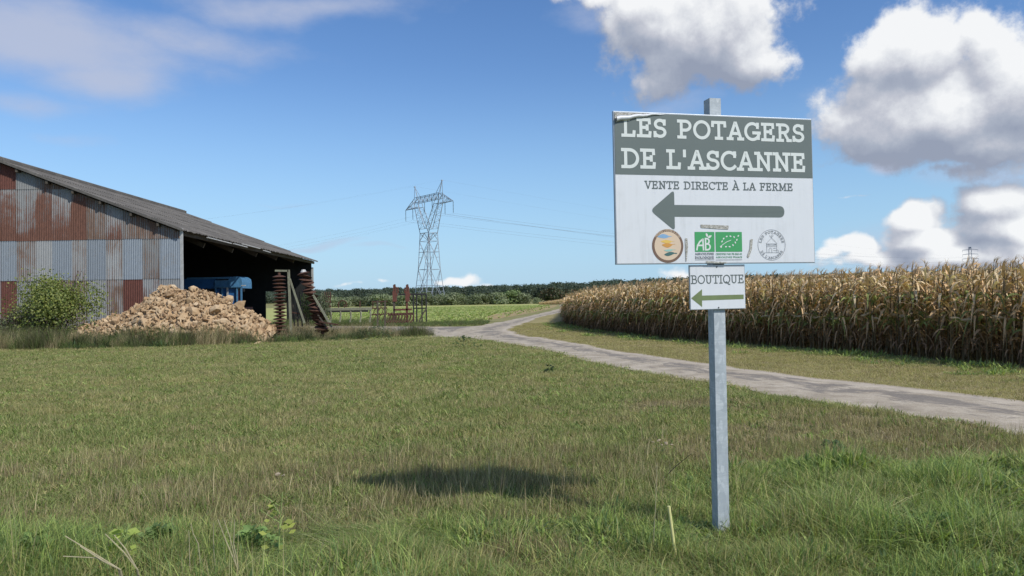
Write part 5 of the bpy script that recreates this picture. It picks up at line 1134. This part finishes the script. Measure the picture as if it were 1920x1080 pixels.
# small panel
bc = [onpanel(*p, yl=-.060) for p in ((1292.5, 497), (1396, 496), (1398, 578), (1294.5, 581.5))]
bx0 = (bc[0][0]+bc[3][0])/2; bx1 = (bc[1][0]+bc[2][0])/2; bz1 = (bc[0][1]+bc[1][1])/2; bz0 = (bc[2][1]+bc[3][1])/2; bw_, bh_ = bx1-bx0, bz1-bz0; cbx, cbz = (bx0+bx1)/2, (bz0+bz1)/2
sm = MB().box((0, .007, 0), (bw_, .014, bh_)).build('small_panel', M['edge'], sign); sm.location = (cbx, -.060, cbz); sm.rotation_euler = (0, R(-.3), 0)
flat('white_face', [rect(-bw_/2+.003, -bh_/2+.003, bw_/2-.003, bh_/2-.003)], 'white', .0012, sm)
def L3(px, py): x, z = onpanel(px, py, -.060); return x-cbx, z-cbz
a = L3(1294.5, 532.5); b = L3(1395, 531.3); c = L3(1294.5, 517)
lettering('shop_lettering', 'BOUTIQUE', a[0]+.004, b[0]-.002, (a[1]+b[1])/2, c[1]-a[1]+.004, .125, 'slate_text', .002, sm, .08, split=True)
pts = [L3(*p) for p in ((1295.5, 559), (1316, 575.5), (1316, 563.3), (1394, 561), (1394, 552.5), (1316, 554), (1316, 542))]
tri_fill('arrow', pts, 'olive', .002, sm)
for px, py in ((1344, 500.5), (1347, 576.5)): x, z = L3(px, py); MB().tube((x, -.001, z), (x, -.005, z), .004, n=10).build('bolt', M['blackpaint'], sm)
# clamps that hold the panels to the post
for z in (czp+H_*.32, czp-H_*.32): MB().box((0, -.048, z), (.34, .014, .04)).build('bracket', M['galv'], sign)

# ------------------------------------------------------------------ small things in the grass
def cane(a, b, r, name, label, cat, mat, r2=None, mid=None):
    a, b = Vector(a), Vector(b); pts = [a, b] if mid is None else [a, (a+b)/2+Vector(mid), b]; m_ = MB().path([p-a for p in pts], r, 8, r2 or r); o = m_.build(name, M[mat]); o.location = a; return tag(o, label, cat)
g = G(1268, 1052); cane((g.x, g.y, 0), P(1254, 949, g.y), .0085, 'marker_cane', 'pale yellow plastic cane stuck in the grass left of the post', 'cane', 'stake', .0095)
g = G(1240, 905); cane((g.x-.02, g.y, 0), P(1296, 851, g.y-.1), .0045, 'dark_stalk', 'dark dry stalk slanting up to the right, left of the post', 'dry stalk', 'twig', .002, (.01, 0, .02))
M['drystem'] = simple('dry_straw_stem', (.42, .38, .24), .8, 0, .2, 20); M['greenstem'] = simple('green_stem', (.30, .40, .13), .7, 0, .2, 20)
def stalks(name, label, segs, r, mat, cat='dry stalk'):
    g0 = G(*segs[0][0]); m_ = MB(); o0 = Vector((g0.x, g0.y, 0))
    for sg in segs:
        d = g0.y-.42; pts = [P(x, y, d-.02*i)-o0 for i, (x, y) in enumerate(sg)]; pts = [Vector((pts[0].x, pts[0].y+.05, 0))]+pts; m_.path(pts, r*1.15, 5, r*.6)
    o = m_.build(name, M[mat]); o.location = o0; return tag(o, label, cat)
stalks('bent_stalks', 'pale straw stalks bent low to the left at bottom left', [[(225, 1068), (180, 1046), (118, 1043)], [(222, 1066), (170, 1034), (122, 1005)], [(226, 1068), (195, 1053), (150, 1024)]], .004, 'drystem')
stalks('bent_stalks', 'pair of pale straw stalks leaning left beside the bent ones', [[(258, 1068), (232, 1035), (197, 1001)], [(256, 1066), (236, 1030), (214, 1003)]], .004, 'drystem')
stalks('upright_stalks', 'three thin pale stalks standing upright at bottom left', [[(446, 1066), (424, 1015), (408, 973)], [(444, 1064), (432, 1010), (420, 975)], [(448, 1066), (438, 1020), (440, 975)]], .0035, 'drystem')
stalks('straw_stems', 'thin straw stems left of the upright pale stalks', [[(356, 1062), (355, 1020), (354, 995)], [(402, 1050), (400, 1010), (401, 982)], [(372, 1020), (362, 1000), (358, 982)]], .003, 'drystem')
stalks('straw_stems', 'thin pale seed stem standing left of the dark slanting stalk', [[(1226, 1000), (1229, 950), (1232, 868)]], .003, 'drystem')
def weedplant(px, py, h, label, seed, leaf=.05, n=26, pal=None):
    g = G(px, py); e = empty('leafy_weed', (g.x, g.y, 0), label, 'plant'); r = random.Random(seed)
    m_ = MB(); m_.path([(0, 0, 0), (.01, 0, h*.5), (.03, 0, h)], .005, 5, .002)
    for k in range(4): a = r.uniform(0, 6.28); zz = h*(.45+.12*k); m_.path([(.01, 0, zz), (math.cos(a)*h*.25, math.sin(a)*h*.2, zz+h*.2)], .003, 4, .001)
    m_.build('stem', M['greenstem'], e); rr = np.random.default_rng(seed); V = []; F = []; C = []
    for i in range(n):
        z = h*rr.uniform(.08, .9); a = rr.uniform(0, 6.28); q = rr.uniform(.01, max(.012, (.3 if n < 50 else 1.1)*h*(1.1-z/h))); p = Vector((math.cos(a)*q, math.sin(a)*q, z)); d = Vector((math.cos(a), math.sin(a), rr.uniform(-.3, .4))); s = d.orthogonal().normalized(); l = leaf*rr.uniform(.6, 1.2); k = len(V)
        V += [p, p+d*l*.5-s*l*.32, p+d*l, p+d*l*.5+s*l*.32]; F.append((k, k+1, k+2, k+3)); c = np.array(pal or (.17, .27, .06))*rr.uniform(.8, 1.3); C += [c]*4
    mesh('leaves', V, F, M['leaf'], e, col=np.array(C))
weedplant(522, 1055, .42, 'tall bright green weed with yellow-green leaves at bottom left', 3, .065, 34, (.36, .42, .10))
weedplant(232, 1064, .26, 'yellow-green weed growing behind the bent straw stalks', 4, .07, 34, (.32, .40, .10))
weedplant(60, 1062, .20, 'dark blue-green weed clump at the bottom left corner', 21, .05, 260, (.15, .23, .07))
weedplant(300, 1030, .17, 'dark green weed clump right of the leaning straw stalks', 22, .045, 220, (.16, .24, .08))
weedplant(478, 1035, .17, 'dark green weed clump left of the tall yellow-green weed', 23, .045, 220, (.15, .235, .075))
weedplant(1760, 1020, .20, 'dark leafy weed clump in the lush grass at bottom right', 24, .05, 260, (.13, .22, .06))
weedplant(1560, 850, .14, 'small dark green weed at the edge of the dead brown patch', 25, .045, 80, (.07, .13, .05))
weedplant(1600, 940, .14, 'low yellow-green weed in the grass right of the post', 5, .05, 20)
weedplant(875, 652, .45, 'dark green weed tuft beside the track fork', 6, .10, 60, (.045, .075, .025))
weedplant(1030, 700, .2, 'low dark weed on the meadow near the track', 7, .08, 40, (.05, .08, .03))
weedplant(715, 640, .7, 'leafy stem in front of the tine harrow', 8, .10, 80, (.055, .08, .035))
for i, (px, py, s) in enumerate(((1225, 838, .030), (1236, 835, .045), (1249, 840, .04), (1258, 843, .035), (1241, 843, .025), (522, 900, .05), (531, 902, .03), (1700, 852, .03))):
    g = G(px, py); o = bpy.data.objects.new('pebble', rock(120+i)); o.data.materials[0] = M['stonew']; COL.objects.link(o); o.location = (g.x, g.y, .05); o.scale = (s*1.6, s*1.3, s*1.5); o.rotation_euler = (0, 0, i)
    tag(o, ('leftmost', 'largest', 'second largest', 'rightmost', 'smallest')[i]+' pale stone of the scatter on the meadow left of the post' if i < 5 else (('larger', 'smaller')[i-5]+' of two pale stones on the meadow in the left half' if i < 7 else 'small pale stone by the dead grass right of the post'), 'stone', 'pale stones lying in the grass')
